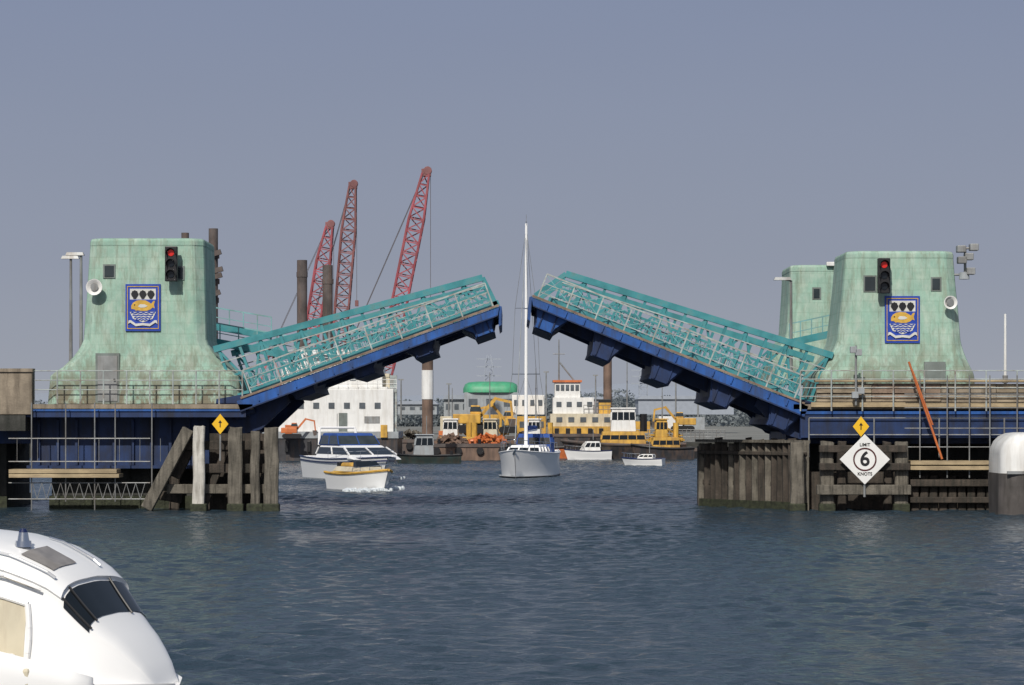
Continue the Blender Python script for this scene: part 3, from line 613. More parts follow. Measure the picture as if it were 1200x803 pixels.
def stripe(sh,rows,z0,z1,k=1.012):
    mb=MB()
    for s in (-1,1):
        r=[]
        for x,hb,z in sh: r.append([Vector((x-0.0,s*(hb*k+.01),z*z0)),Vector((x,s*(hb*k+.012),z*z1))])
        mb.rings(r,cap=False,closed=False)
    return mb
def rubrail(sh,m,t,r=.05,name='rub_rail'):
    mb=MB()
    for s in (-1,1):
        mb.path([Vector((x,s*hb,z)) for x,hb,z in sh],r)
    return mb.build(name,m,t)
def bowrail(sh,t,h=.6,start=.5,m='chrome',r=.02):
    mb=MB(); pts=[q for i,q in enumerate(sh) if i/(len(sh)-1)>=start]
    for s in (-1,1):
        mb.path([Vector((x,s*hb*.93,z+h)) for x,hb,z in pts],r)
        for x,hb,z in pts[::2]: mb.tube((x,s*hb*.93,z),(x,s*hb*.93,z+h),r*.8,n=5)
    mb.tube((pts[-1][0],-pts[-1][1]*.93,pts[-1][2]+h),(pts[-1][0],pts[-1][1]*.93,pts[-1][2]+h),r)
    return mb.build('bow_rail',m,t)
def cabin(t,a0,a1,wa,za,b0,b1,wb,zb,f0,f1,m='gelcoat',name='cabin',gl='dark_glass',mull=4,roof=None,mw=.06,bv=.04):
    cb=MB().taper(a0,a1,wa,za,b0,b1,wb,zb).build(name,m,t,bevel=bv)
    def lp(p,q,f): return p+(q-p)*f
    e=.015
    MB().taper(lp(a0,b0,f0)-e,lp(a1,b1,f0)+e,lp(wa,wb,f0)+2*e,lp(za,zb,f0),lp(a0,b0,f1)-e,lp(a1,b1,f1)+e,lp(wa,wb,f1)+2*e,lp(za,zb,f1)).build('window_band',gl,cb)
    if mull:
        mm=MB(); 
        for i in range(mull+1):
            f=-.5+i/mull
            p0=Vector((lp(a1,b1,f0)+.02,f*(lp(wa,wb,f0)+.02),lp(za,zb,f0))); p1=Vector((lp(a1,b1,f1)+.02,f*(lp(wa,wb,f1)+.02),lp(za,zb,f1))); mm.bar(p0,p1,mw,mw)
            for s in (-1,1):
                g0=lp(a0,b0,f0)+(lp(a1,b1,f0)-lp(a0,b0,f0))*(i/mull); g1=lp(a0,b0,f1)+(lp(a1,b1,f1)-lp(a0,b0,f1))*(i/mull)
                mm.bar((g0,s*(lp(wa,wb,f0)/2+.02),lp(za,zb,f0)),(g1,s*(lp(wa,wb,f1)/2+.02),lp(za,zb,f1)),mw,mw)
        mm.build('window_frame',m,cb)
    if roof: MB().taper(b0-.15,b1+.15,wb+.3,zb+.003,b0-.1,b1+.1,wb+.2,zb+roof).build('cabin_roof',m,cb,bevel=.02)
    return cb
Y=171; t=thing('sailing_yacht','white sailing yacht with tall bare mast coming through the open bridge','sailing yacht',(XX(620,Y)+.0,Y+5,0),R(-90-9))
hm,sh,rows=hull(12.5,3.85,1.75,tr=.62,sheer=.25,rake=.05,flare=.98); hm.build('hull','gelcoat',t,smooth=True)
deckmesh(sh).build('deck','gelcoat',t); rubrail(sh,'gelcoat',t,.04); bowrail(sh,t,.7,.35)
MB().rings([[Vector((p.x,p.y*1.01,min(p.z,.10))) for p in r] for r in rows],cap=False,closed=False).build('boot_top','shed_grey',t)
cabin(t,-2.2,2.6,2.4,1.5,-2.0,1.6,1.9,2.15,.3,.75,mull=3,name='coachroof',mw=.1)
cabin(t,-4.2,-2.2,2.5,1.6,-4.0,-2.6,2.2,2.9,.45,.8,m='canvas_blue',name='sprayhood',mull=3)
mx=1.2; MT=17.3
MB().tube((mx,0,2.0),(mx-.15,0,MT),.13,.085,n=10).build('mast','gelcoat',t)
for z,hw in ((7,.95),(11.5,.75)): MB().bar((mx,-hw,z),(mx,hw,z),.06).build('spreader','chrome',t)
MB().tube((mx-.2,0,3.1),(mx-4.8,0,3.2),.09).build('boom','gelcoat',t); MB().tube((mx-.3,0,3.3),(mx-4.6,0,3.35),.18,.12).build('furled_mainsail','canvas_blue',t)
MB().tube((6.0,0,2.3),(mx+.1,0,MT-1),.04,.018).build('furled_jib','shed_grey',t)
rg=MB()
for s in (-1,1):
    rg.path([Vector((mx-.1,s*1.75,1.7)),Vector((mx,s*.95,7)),Vector((mx,s*.75,11.5)),Vector((mx-.1,0,MT-.3))],.014,n=4); rg.tube((mx+.4,s*1.6,1.7),(mx,0,7),.012,n=4)
rg.tube((-6,0,1.9),(mx-.15,0,MT),.014,n=4); rg.build('rigging','steel',t)
MB().tube((mx-.15,0,MT),(mx-.15,0,MT+.6),.015,n=5).bar((mx-.4,0,MT+.1),(mx+.2,0,MT+.1),.03).build('masthead_gear','steel',t)
MB().bar((6.1,-.1,1.6),(6.45,.1,1.9),.12).build('anchor','chrome',t)

Y=165; t=thing('motor_cruiser','large white motor cruiser with raked windscreen and blue canopy leading past the left pier','motor boat',(XX(413,Y),Y+4.3,0),R(-90+24))
hm,sh,rows=hull(11.5,4.3,1.45,tr=.9,sheer=.22,rake=.10,flare=.9); hm.build('hull','gelcoat',t,smooth=True); deckmesh(sh).build('deck','gelcoat',t)
rubrail(sh,'navy',t,.05); stripe(sh,rows,.80,.87,1.0).build('hull_stripe','navy',t); bowrail(sh,t,.45,.45,r=.015)
cabin(t,-3.4,4.0,3.5,1.3,-3.2,1.2,2.8,2.2,.35,.85,mull=2,mw=.09,bv=.12)
cabin(t,-3.3,.6,2.9,2.18,-3.1,-.3,2.5,3.0,.1,.8,m='canvas_blue',mull=2,mw=.05,name='flybridge_canopy',gl='window_dark',bv=.1)
MB().path([Vector((-3.4,-1.4,2.2)),Vector((-3.7,-1.25,3.35)),Vector((-3.7,1.25,3.35)),Vector((-3.4,1.4,2.2))],.09).build('radar_arch','gelcoat',t)
MB().tube((-3.7,0,3.35),(-3.7,0,4.3),.02,n=5).build('aerial','steel',t)
Y=141; t=thing('speedboat','small white and yellow speedboat running ahead of the motor cruiser','speedboat',(XX(425,Y),Y+2,0),R(-90+28))
hm,sh,rows=hull(6.2,2.4,.95,tr=.9,sheer=.4,rake=.10,flare=.88); hm.build('hull','gelcoat',t,smooth=True); rubrail(sh,'yellow',t,.075); deckmesh(sh,-.0,.97).build('deck','sign_yellow',t)
MB().taper(-2.4,1.3,1.9,1.0,-2.2,.7,1.5,1.28).build('cockpit_coaming','cream',t,bevel=.06)
MB().taper(.1,.6,1.5,1.28,-.15,.1,1.25,1.6).build('windscreen','dark_glass',t)
MB().taper(-1.9,-.3,1.35,1.28,-1.8,-.4,1.2,1.5).build('canvas_cover','yellow',t,bevel=.08)
MB().box((-3.4,-.2,.4),(-3.05,.2,1.5)).build('outboard_motor','black',t,bevel=.06); bowrail(sh,t,.3,.6)
def foam(label,cx,cy,pts,nm='bow_wave'):
    mb=MB()
    for (a,b_,r_,k) in pts:
        for _ in range(k):
            x_=cx+a+random.gauss(0,r_); y_=cy+b_+random.gauss(0,r_*3); s_=random.uniform(.04,.13); zt_=random.uniform(.07,.18)
            mb.rings([[Vector((x_+rr*s_*math.cos(q_)*1.6,y_+rr*s_*math.sin(q_)*1.6,z_)) for q_ in [R(60*i+random.uniform(-9,9)) for i in range(6)]] for z_,rr in ((-.1,1),(zt_*.7,.8),(zt_,.3))])
    o=mb.build(nm,'foam',smooth=True); o['kind']='stuff'; tag(o,label,'foam')
foam('white foam beside the small speedboat bow',XX(426,141),139,[(.9,1.5,.15,90),(1.3,3.2,.16,90),(-.7,1.0,.12,50),(1.7,4.6,.18,60),(.1,.5,.25,60)])
foam('white foam trailing beside the motor cruiser',XX(414,165),165,[(2.0,2,.15,70),(2.5,4,.2,60),(.8,.2,.25,50)])

def small_boat(label,px,Y,L,B,rot,hm_='gelcoat',cab='white',D=.9,cabh=.9,band='navy',cx=-.3):
    t=thing('motorboat',label,'boat',(XX(px,Y),Y,0),rot)
    hm,sh,rows=hull(L,B,D,tr=.88,sheer=.3); hm.build('hull',hm_,t,smooth=True); deckmesh(sh).build('deck','cream',t); rubrail(sh,band,t,.05)
    cabin(t,cx-L*.2,cx+L*.22,B*.75,D*.85,cx-L*.18,cx+L*.08,B*.6,D*.85+cabh,.45,.85,m=cab,mull=3)
    bowrail(sh,t,.4,.6); MB().tube((cx-.3,0,D+cabh),(cx-.3,0,D+cabh+1.0),.03).build('aerial','steel',t)
    return t
small_boat('tiny white motorboat low in the water near the right bank',753,216,3.6,1.7,R(165),D=.6,cabh=.45)
small_boat('small white cabin cruiser moored in front of the yellow barge',688,246,4.5,2.0,R(190),D=.9,cabh=1.0)
t=thing('workboat','low dark green workboat with small wheelhouse and mast beside the rusty pile','workboat',(XX(500,226),226,0),R(185))
hm,sh,rows=hull(6.0,2.4,.75,tr=.85); hm.build('hull','hull_green',t,smooth=True); deckmesh(sh).build('deck','timber_grey',t); rubrail(sh,'black',t,.08)
cabin(t,-.6,1.2,1.6,.7,-.5,.9,1.4,2.5,.5,.85,m='shed_grey',mull=3,roof=.08,name='wheelhouse')
MB().tube((0,0,2.5),(0,0,4.2),.04).build('mast','steel',t)
for x_ in (-2.2,2.0): MB().tube((x_,-.0,.6),(x_,0,1.1),.12).build('bollard','black',t)
def tug(name,label,px,Y,L,rot,hm_,cab,wh,mh=4,zs=1.0):
    t=thing(name,label,'tug',(XX(px,Y),Y,0),R(rot))
    hm,sh,rows=hull(L,L*.34,1.15*zs,tr=.85,sheer=.45); hm.build('hull',hm_,t,smooth=True); deckmesh(sh).build('deck','rust',t); rubrail(sh,'black',t,.13)
    z0=.95*zs
    cabin(t,-L*.28,L*.18,L*.22,z0,-L*.26,L*.15,L*.20,z0+1.2,.4,.75,m=cab,mull=4,name='deckhouse')
    cabin(t,-L*.08,L*.12,L*.17,z0+1.21,-L*.07,L*.10,L*.16,z0+2.9,.45,.85,m=wh,mull=3,roof=.1,name='wheelhouse')
    MB().tube((0,0,z0+3.0),(0,0,z0+3+mh),.07,.035).tube((0,-.6,z0+3+mh*.6),(0,.6,z0+3+mh*.6),.03).build('mast','steel',t)
    MB().tube((-L*.22,0,z0+1.2),(-L*.22,0,z0+2.6),.28).build('funnel','yellow',t)
    return t
tug('tug','orange yellow tug with white wheelhouse lying left of the green domed building',530,252,7.5,175,'hull_black','yellow','white',3)
tug('tug','yellow decked tug moored just left of the sailing yacht',574,250,7.0,-8,'hull_black','yellow','cream',4.5)
tug('tug','orange hulled tug half hidden behind the yacht rigging',628,253,6.5,172,'orange','white','white',5)
tug('tug','small yellow tug at the right bank beside the tiny motorboat',776,246,6.0,184,'hull_black','yellow','yellow',3.5)

t=thing('moored_boat','rounded white stern of a boat moored at the right edge by the fender','boat',(XX(1164,107)+5.5,106.8,0),0)
sec=[]
for i in range(18):
    f=(i/17)**1.9; x_=-5.5+11*f; rd=min(1,f/.09); rr_=math.sqrt(max(0,1-(1-rd)**2))
    zt=2.5+.9*rr_; hb=1.7*(.7+.3*rr_) if f<.5 else 1.7*(1-((f-.5)/.5)**2.5*.95)
    sec.append([Vector((x_,hb*a,z)) for a,z in ((-.78,-.4),(-.97,1.2),(-1,1.75),(-1,zt*.9),(-.94,zt*.97),(-.8,zt),(.8,zt),(.94,zt*.97),(1,zt*.9),(1,1.75),(.97,1.2),(.78,-.4))])
MB().rings(sec).build('hull','white',t,smooth=True)
MB().rings([[Vector((p.x+(-.03 if i==0 else 0),p.y*1.02,min(p.z,1.72))) for p in (r[0],r[1],r[2],r[9],r[10],r[11])] for i,r in enumerate(sec)]).build('lower_hull','lower_hull_grey',t)
MB().box((-5.3,-1.78,1.7),(4,-1.70,1.82)).build('rub_rail','steel',t)

# ---------------------------------------------------------------- background vessels and yard
Y=238
t=thing('survey_ship','white ship with stacked deckhouses and rails behind the left pier','ship',(XX(395,Y),Y+4,0),world=True)
def bb(px0,py0,px1,py1,Y,d,name,m,par,bevel=.03): 
    return MB().box((XX(px0,Y),Y,ZZ(py1,Y)),(XX(px1,Y),Y+d,ZZ(py0,Y))).build(name,m,par,bevel=bevel)
bb(300,514,466,560,Y-1,10,'hull','hull_black',t); bb(300,506,467,514,Y-1.1,10.2,'bulwark','shed_grey',t)
h1=bb(316,456,461,506,Y,8,'lower_deckhouse','white',t); h2=bb(330,430,448,455.8,Y+.8,6,'upper_deckhouse','white',t); h3=bb(352,410,424,429.8,Y+1.5,4.5,'wheelhouse','white',t)
for i in range(7): bb(331+i*18,472,338+i*18,479,Y-.05,.04,'window','far_window',h1,0)
for i in range(6): bb(342+i*17,439,349+i*17,446,Y+.75,.04,'window','far_window',h2,0)
for i in range(6): bb(356+i*10.8,416,364+i*10.8,423,Y+1.45,.04,'window','far_window',h3,0)
bb(397,484,407,506,Y-.05,.04,'door','door_grey',h1,0); bb(427,488,445,496,Y-.05,.04,'vent','steel',h1,0)
bb(326,453.5,454,456,Y+.2,7,'deck_edge','white',t,0); bb(348,427.5,428,430,Y+1.1,5.3,'deck_edge','white',t,0)
for (x0,x1,py,yy) in ((316,465,456,Y),(330,452,430,Y+.8)):
    rr_=MB()
    for k in (0,5,10): rr_.tube(P(x0,py-k-1,yy),P(x1,py-k-1,yy),.03,n=4)
    for i in range(14): a=x0+(x1-x0)*i/13; rr_.tube(P(a,py,yy),P(a,py-11,yy),.025,n=4)
    rr_.build('deck_rail','white',t)
MB().tube(P(386,410,Y+3),P(386,372,Y+3),.14,.07).bar(P(378,400,Y+3),P(394,400,Y+3),.1).build('mast','steel',t)
bb(446,438,457,456,Y+2,2,'funnel','cream',t); bb(457,440,465,520,Y+.5,.6,'lattice_ladder','rail_grey',t,0)
for i in range(5): bb(334+i*26,517,338+i*26,530,Y-1.3,.3,'tyre_fender','black',t)
for i,(a,b_,m) in enumerate(((334,342,'orange'),(446,454,'yellow'))): bb(a,498,b_,513,Y-1.3,.15,'deck_locker',m,t)

def lattice(p0,p1,w0,w1,bays,mats,par,name='boom',wmid=None,th=.16):
    p0=Vector(p0); p1=Vector(p1); d=(p1-p0); dn=d.normalized(); a=dn.cross(Vector((0,1,0))).normalized(); b_=dn.cross(a).normalized()
    wmid=wmid or w0
    def wd(f): return w0+(wmid-w0)*min(1,f/.12) if f<.12 else (wmid if f<.8 else wmid+(w1-wmid)*(f-.8)/.2)
    def cn(f,i,j): return p0+d*f+a*(wd(f)/2*i)+b_*(wd(f)/2*j)
    c4=[(-1,-1),(1,-1),(1,1),(-1,1)]
    tgt=MB()
    for k in range(bays):
        f0,f1=k/bays,(k+1)/bays
        for i,j in c4: tgt.bar(cn(f0,i,j),cn(f1,i,j),th)
        for q in range(4):
            (i,j),(i2,j2)=c4[q],c4[(q+1)%4]; tgt.bar(cn(f0,i,j),cn(f0,i2,j2),.6*th)
            if k%2: tgt.bar(cn(f0,i,j),cn(f1,i2,j2),.6*th)
            else: tgt.bar(cn(f0,i2,j2),cn(f1,i,j),.6*th)
    return tgt.build(name,mats,par)
def crane(label,base,tip,Y,w_,m,bays,house='red_dull'):
    b_=P(base[0],base[1],Y); tp=P(tip[0],tip[1],Y-4); t=thing('crawler_crane',label,'crane',(b_.x,Y,0.5),group=None,world=True)
    lattice(b_,tp,w_*.4,w_*.45,bays,m,t,wmid=w_,th=.2)
    sx=-1 
    MB().box((b_.x+sx*5.2,Y-1.6,b_.z-1.4),(b_.x+.8,Y+1.6,b_.z+1.2)).build('machinery_house',house,t,bevel=.1)
    MB().box((b_.x+.2,Y-1.9,b_.z-1.3),(b_.x+1.9,Y-.6,b_.z+.9)).build('cab',house,t,bevel=.08)
    for yy in (Y-2.4,Y+1.6):
        MB().rings([[Vector((b_.x-2+3.6*cx_ + .9*math.cos(a),y_,b_.z-2.3+.75*math.sin(a))) for cx_,a in [( .5,R(q)) for q in range(-90,91,30)]+[(-.5,R(q)) for q in range(90,271,30)]] for y_ in (yy,yy+.8)]).build('track','black',t)
    g=Vector((b_.x-3.6,Y,b_.z+5)); MB().bar((b_.x-2,Y-.8,b_.z+1),g,.2).bar((b_.x-4.8,Y-.8,b_.z+1),g,.2).build('gantry',m,t)
    mb=MB(); hl=(tp.z-b_.z)*.55
    for dy in (-.5,.5): mb.tube(g+Vector((0,dy,0)),tp+Vector((-.3,dy,-.3)),.03,n=4)
    mb.tube(tp+Vector((.5,0,0)),tp+Vector((.5,0,-hl)),.025,n=4); mb.build('cable','rust_dark',t)
    hk=tp+Vector((.5,0,-hl)); MB().box(hk-Vector((.2,.15,.7)),hk+Vector((.2,.15,0))).build('hook_block',m,t,bevel=.05)
    MB().box(tp-Vector((.45,.35,.35)),tp+Vector((.55,.35,.45))).tube(tp+Vector((0.2,-.4,.25)),tp+Vector((.2,.4,.25)),.45,n=12).build('boom_head','red_brown',t,bevel=.04)
    return t
crane('tallest and rightmost red lattice crane leaning to the right',(445,468),(499,203),275,1.6,'red_dull',20)
crane('brownish lattice crane standing between the two red ones',(392,462),(413,218),300,1.6,'red_brown',19)
crane('shortest red lattice crane at the left of the three',(353,462),(386,265),300,1.6,'red_dull',15)

def pile(label,px,py0,py1,Y,wpx,m='rust',bands=()):
    t=thing('steel_pile',label,'steel pile',P(px,py1,Y),world=True,group='tall steel piles behind the bridge')
    r=wpx/2/F*Y
    MB().tube(P(px,py1,Y),P(px,py0,Y),r,n=16).build('pile_shaft',m,t,smooth=False)
    for py,k in bands: MB().tube(P(px,py+3,Y),P(px,py-3,Y),r*k,n=16).build('collar','rust_dark',t)
    return t
t=pile('rusty brown pile with stubby arms right of the left tower',250,268,560,262,11,'rust_dark',((300,1.3),(330,1.35),(352,1.2)))
for py,dx in ((298,9),(318,11),(345,8),(325,10)): MB().bar(P(250,py,261),P(250+dx,py-3,261),.5).build('arm','rust_dark',t)
pile('second brown pile top showing above the left tower roof',217,273,560,262,9,'rust_dark')
pile('dark pile standing just left of the shortest crane',354,305,540,262,12,'rust_dark',((322,1.1),))
pile('dark pile between the shortest crane and the brown crane',384,311,540,264,12,'rust_dark',((330,1.1),))
p_=pile('brown pile with a white painted band beside the dark workboat',501,420,560,232,13,'rust')
MB().tube(P(501,468,232),P(501,434,232),.54,n=16).build('white_band','white',p_)
p_=pile('tall brown pile with pale cap rising behind the cream ship',712,412,540,262,10,'rust')
MB().tube(P(712,415,262),P(712,404,262),.5,n=16).build('pale_cap','white',p_)

def barge(label,px0,px1,py0,py1,Y,m='rust',d=9):
    t=thing('barge',label,'barge',(XX((px0+px1)/2,Y),Y,0),world=True)
    z1=ZZ(py0,Y); x0,x1=XX(px0,Y),XX(px1,Y)
    MB().prism([(x0,z1),(x1,z1),(x1,z1*.5),(x1-.8,-1),(x0+.8,-1),(x0,z1*.5)],lambda p:Vector((p[0],Y,p[1])),lambda p:Vector((p[0],Y+d,p[1]))).build('hull',m,t,bevel=.04)
    MB().box((x0-.05,Y-.1,z1-.25),(x1+.05,Y+d,z1+.05)).build('gunwale','rust_dark',t)
    n=max(3,int((x1-x0)/2))
    for i in range(n+1):
        x_=x0+.3+(x1-x0-.6)*i/n; MB().rings([[Vector((x_+.35*math.cos(a),yy,z1-.6+.35*math.sin(a))) for a in [R(30*j) for j in range(12)]] for yy in (Y-.3,Y-.02)]).build('tyre_fender','black',t)
    for i in range(0,n+1,2):
        x_=x0+.5+(x1-x0-1)*i/n; MB().tube((x_,Y+.5,z1),(x_,Y+.5,z1+.5),.15).build('bollard','black',t)
    return t
barge('rust brown flat barge left of the sailing yacht',508,592,521,541,240,d=7)
barge('rust coloured barge moored under the crane ship',462,512,516,534,258,'rust_dark',d=4)
barge('dark hulled work barge right of the sailing yacht',640,724,509,524,256,'hull_black')
barge('dark low barge along the right bank',724,818,526,537,252,'hull_black',d=5)
barge('long rust streaked barge behind the others',560,660,512,530,258,'rust',d=4)

def machine(label,px,py,Y,s=1,flip=1,m='yellow'):
    b_=P(px,py,Y); t=thing('excavator',label,'excavator',b_,0)
    t.scale=(s*flip,s,s)
    for y_ in (-1.2,.7): MB().rings([[Vector((1.4*cx_+.45*math.cos(a),yy,.45+.42*math.sin(a))) for cx_,a in [(.9,R(q)) for q in range(-90,91,30)]+[(-.9,R(q)) for q in range(90,271,30)]] for yy in (y_,y_+.5)]).build('track','black',t)
    MB().box((-1.9,-1.1,1.0),(1.0,1.1,2.0)).build('body',m,t,bevel=.1)
    cb=MB().taper(-.1,1.1,1.0,2.0,0,.9,.9,2.9).build('cab',m,t,bevel=.05); MB().taper(-.12,1.12,1.03,2.25,-.02,.95,.93,2.75).build('cab_glass','window_dark',cb)
    MB().bar((.9,.5,1.7),(2.6,.5,3.7),.34).bar((2.5,.5,3.6),(4.2,.5,3.2),.28).build('boom',m,t)
    MB().bar((4.1,.5,3.3),(4.3,.5,1.4),.24).build('dipper_arm',m,t)
    MB().prism([(3.8,1.5),(4.6,1.5),(4.5,.6),(4.0,.5)],lambda p:Vector((p[0],.1,p[1])),lambda p:Vector((p[0],.9,p[1]))).build('bucket','rust_dark',t)
    return t
machine('yellow excavator with raised arm on the brown barge',552,508,264,1.0)
machine('yellow excavator facing left beside the yacht mast',600,508,265,.8,-1)
machine('small yellow excavator on the right bank',800,506,264,.7,-1)
machine('orange excavator under the white ship',342,514,235.5,.5,1,'orange')

def cabinbox(name,label,cat,px0,py0,px1,py1,Y,m,d=3,win=3,roofm=None,roofh=0,group=None,inset=.16,dome=False):
    t=thing(name,label,cat,(XX((px0+px1)/2,Y),Y,ZZ(py1,Y)),world=True,group=group)
    bb(px0,py0,px1,py1,Y,d,'wall',m,t)
    H=py1-py0; W=px1-px0
    for i in range(win):
        a=px0+W*(i+.25)/win; bb(a,py0+H*.25,a+W*.5/win,py0+H*.55,Y-.04,.04,'window','far_window',t,0)
    if dome:
        cx_=XX((px0+px1)/2,Y); cy_=Y+d/2; rx=(XX(px1,Y)-XX(px0,Y))/2*1.06; ry=d/2*1.1; z0=ZZ(py0,Y); hh=roofh/F*Y; rs=[]
        for z_,k in ((0.003,1),(.35,1.0),(.75,.93),(.93,.80),(1.0,.55),(1.02,.1)):
            rs.append([Vector((cx_+rx*k*math.copysign(abs(math.cos(a))**.4,math.cos(a)),cy_+ry*k*math.copysign(abs(math.sin(a))**.4,math.sin(a)),z0+hh*z_)) for a in [2*math.pi*i/32 for i in range(32)]])
        MB().rings(rs).build('roof',roofm,t,smooth=True)
    elif roofm:
        MB().prism([(XX(px0-1.5,Y),ZZ(py0,Y)+.003),(XX(px1+1.5,Y),ZZ(py0,Y)+.003),(XX(px1-W*inset,Y),ZZ(py0-roofh*.8,Y)),(XX(px1-W*inset*1.8,Y),ZZ(py0-roofh,Y)),(XX(px0+W*inset*1.8,Y),ZZ(py0-roofh,Y)),(XX(px0+W*inset,Y),ZZ(py0-roofh*.8,Y))],lambda p:Vector((p[0],Y-.4,p[1])),lambda p:Vector((p[0],Y+d+.4,p[1]))).build('roof',roofm,t)
    return t
cabinbox('harbour_building','green roofed harbour building with low bright flat topped roof behind the yacht','building',544,460,606,490,300,'shed_grey',8,3,'green_roof',13,dome=True)
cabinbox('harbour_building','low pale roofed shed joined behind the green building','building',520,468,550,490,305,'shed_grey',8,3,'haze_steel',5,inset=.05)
cabinbox('site_cabin','grey site cabin behind the yellow excavators','cabin',516,488,542,508,275,'cream',3,2)
cabinbox('site_cabin','small yellow site cabin in front of the green roof','cabin',566,486,588,508,272,'yellow',3,2)
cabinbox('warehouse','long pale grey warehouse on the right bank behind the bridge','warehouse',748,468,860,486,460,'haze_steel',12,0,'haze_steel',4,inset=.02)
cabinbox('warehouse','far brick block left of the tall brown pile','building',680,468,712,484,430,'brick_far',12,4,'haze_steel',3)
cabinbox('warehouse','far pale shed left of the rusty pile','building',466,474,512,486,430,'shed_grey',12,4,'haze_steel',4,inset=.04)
cabinbox('shipping_container','white container stacked on the right quay','container',772,488,800,503,268,'white',2.4,0)
cabinbox('shipping_container','blue grey container beside the white one on the right quay','container',802,489,826,504,268,'shed_grey',2.4,0)
cabinbox('shipping_container','orange container left of the brown barge','container',514,505,528,516,261,'orange',1.0,0)
cabinbox('shipping_container','small yellow tank box beside the tall pale capped pile','container',744,494,762,508,264,'yellow',2.4,0)

Y=256
t=thing('dredger','yellow and cream work ship with white wheelhouse right of the yacht','ship',(XX(680,Y),Y,0),world=True)
bb(644,500,726,512,Y+1,6,'bulwark','yellow',t); d1=bb(645,485,724,500,Y+1.5,5,'deckhouse','cream',t); d2=bb(648,466,696,485,Y+2,4.5,'upper_deckhouse','white',t); d3=bb(650,448,680,466,Y+2.4,3.6,'wheelhouse','white',t)
for i in range(5): bb(652+i*14,489,659+i*14,495,Y+1.46,.04,'window','far_window',d1,0)
for i in range(4): bb(652+i*12,471,658+i*12,477,Y+1.96,.04,'window','far_window',d2,0)
for i in range(5): bb(651.5+i*5.7,451,655.6+i*5.7,458,Y+2.36,.04,'window','far_window',d3,0)
bb(648,445.5,682,448,Y+2.2,4,'roof','orange',t,0)
MB().tube(P(655,446,Y+3),P(655,398,Y+3),.09,.05).tube(P(656,425,Y+3),P(676,450,Y+3),.08).tube(P(648,415,Y+3),P(662,415,Y+3),.04).build('mast','steel',t)
bb(702,472,716,485,Y+3,2,'funnel','yellow',t); bb(702,468,716,472,Y+3,2,'funnel_cap','black',t)
rr_=MB()
for k in (0,5): rr_.tube(P(684,480-k,Y+1.6),P(724,480-k,Y+1.6),.03,n=4)
for i in range(8): rr_.tube(P(684+i*5.7,485,Y+1.6),P(684+i*5.7,475,Y+1.6),.025,n=4)
rr_.build('deck_rail','steel',t)
for i in range(6): bb(650+i*13,502,655+i*13,509,Y+.9,.12,'tyre_fender','black',t)
t=thing('tug','white wheelhouse tug with black hull right of the cream ship','tug',(XX(730,248),248,0),R(180))
hm,sh,rows=hull(12,4.2,1.5,tr=.85,sheer=.4); hm.build('hull','hull_black',t,smooth=True); deckmesh(sh).build('deck','rust',t); rubrail(sh,'rust_dark',t,.15)
cabin(t,-2.2,2.2,3,1.3,-2.0,2.0,2.8,2.7,.45,.75,m='yellow',mull=5)
cabin(t,-1.2,1.2,2.4,2.71,-1.1,1.1,2.2,4.9,.5,.85,m='white',mull=4,roof=.1,name='wheelhouse')
MB().tube((-.4,0,5.0),(-.4,0,9.4),.08,.04).tube((-.4,-.8,7.6),(-.4,.8,7.6),.04).build('mast','steel',t); MB().tube((-2.0,0,2.7),(-2.0,0,4.4),.35).build('funnel','black',t)
cabinbox('houseboat','white cabin with dark windows just left of the yellow deckhouse','cabin',600,463,638,486,266,'white',3,4)
cabinbox('houseboat','cream deck cabin below the white cabin','cabin',606,488,640,512,263,'yellow',2,3)
def pylon(px,py,Y,label):
    b_=P(px,486,Y); top=P(px,py,Y); t=thing('electricity_pylon',label,'pylon',b_,world=True)
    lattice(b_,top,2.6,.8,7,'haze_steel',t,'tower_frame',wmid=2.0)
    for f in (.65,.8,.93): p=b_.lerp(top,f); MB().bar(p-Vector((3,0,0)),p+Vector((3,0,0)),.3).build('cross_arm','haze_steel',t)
pylon(573,416,620,'hazy electricity pylon above the green roof')
pylon(754,430,620,'hazy electricity pylon on the horizon right of the brown pile')
for i,(px,py,lb) in enumerate(((470,445,'thin pole left of the rusty pile near the white ship'),(792,440,'thin pole above the pale warehouse'),(818,446,'thin pole near the right span root'),(640,436,'thin pole behind the yacht'),(526,450,'thin pole over the low pale shed'),(698,440,'thin pole left of the pale capped pile'))):
    t=thing('light_pole',lb,'pole',P(px,490,300),world=True); MB().tube(P(px,492,300),P(px,py,300),.11,.07).build('pole','steel',t); MB().bar(P(px-3,py,300),P(px+3,py,300),.15).build('lamp_head','steel',t)
railing('pale fence along the far quay right of the barges',Vector((XX(740,262),262.5,1.5)),Vector((XX(850,262),262.5,1.5)),1.3,22,rails=3,m='steel',r=.04,pr_=.05,name='quay_fence',cat='fence')
for px0,px1,Y,m,lb,h_ in ((512,545,243,'rust','heap of rusty scrap on the brown barge',.8),(762,800,262,'yellow','heap of yellow sand and gear on the right quay',1.3),(604,640,259.5,'rust_dark','dark heap of chain behind the yacht bow',1.0),(460,500,262,'timber_grey','grey heap of timber near the white ship',1.1),(552,590,244,'orange','orange heap of gear at the right end of the brown barge',.8),(524,600,266,'yellow','jumble of yellow plant parts in front of the green roofed building',1.8)):
    mb=MB()
    for k in range(90):
        f=random.random(); x_=XX(px0+(px1-px0)*f,Y); hh=h_*math.sin(math.pi*f)**.5*random.random(); z0=1.6
        a=Vector((x_,Y+random.uniform(0,2),z0+hh)); dd=Vector((random.uniform(-1,1),random.uniform(-1,1),random.uniform(-.4,.45)))*.45
        mb.bar(a-dd,a+dd,random.uniform(.08,.3),random.uniform(.08,.25))
    o=mb.build('scrap_heap',m); o['kind']='stuff'; tag(o,lb,'heap')

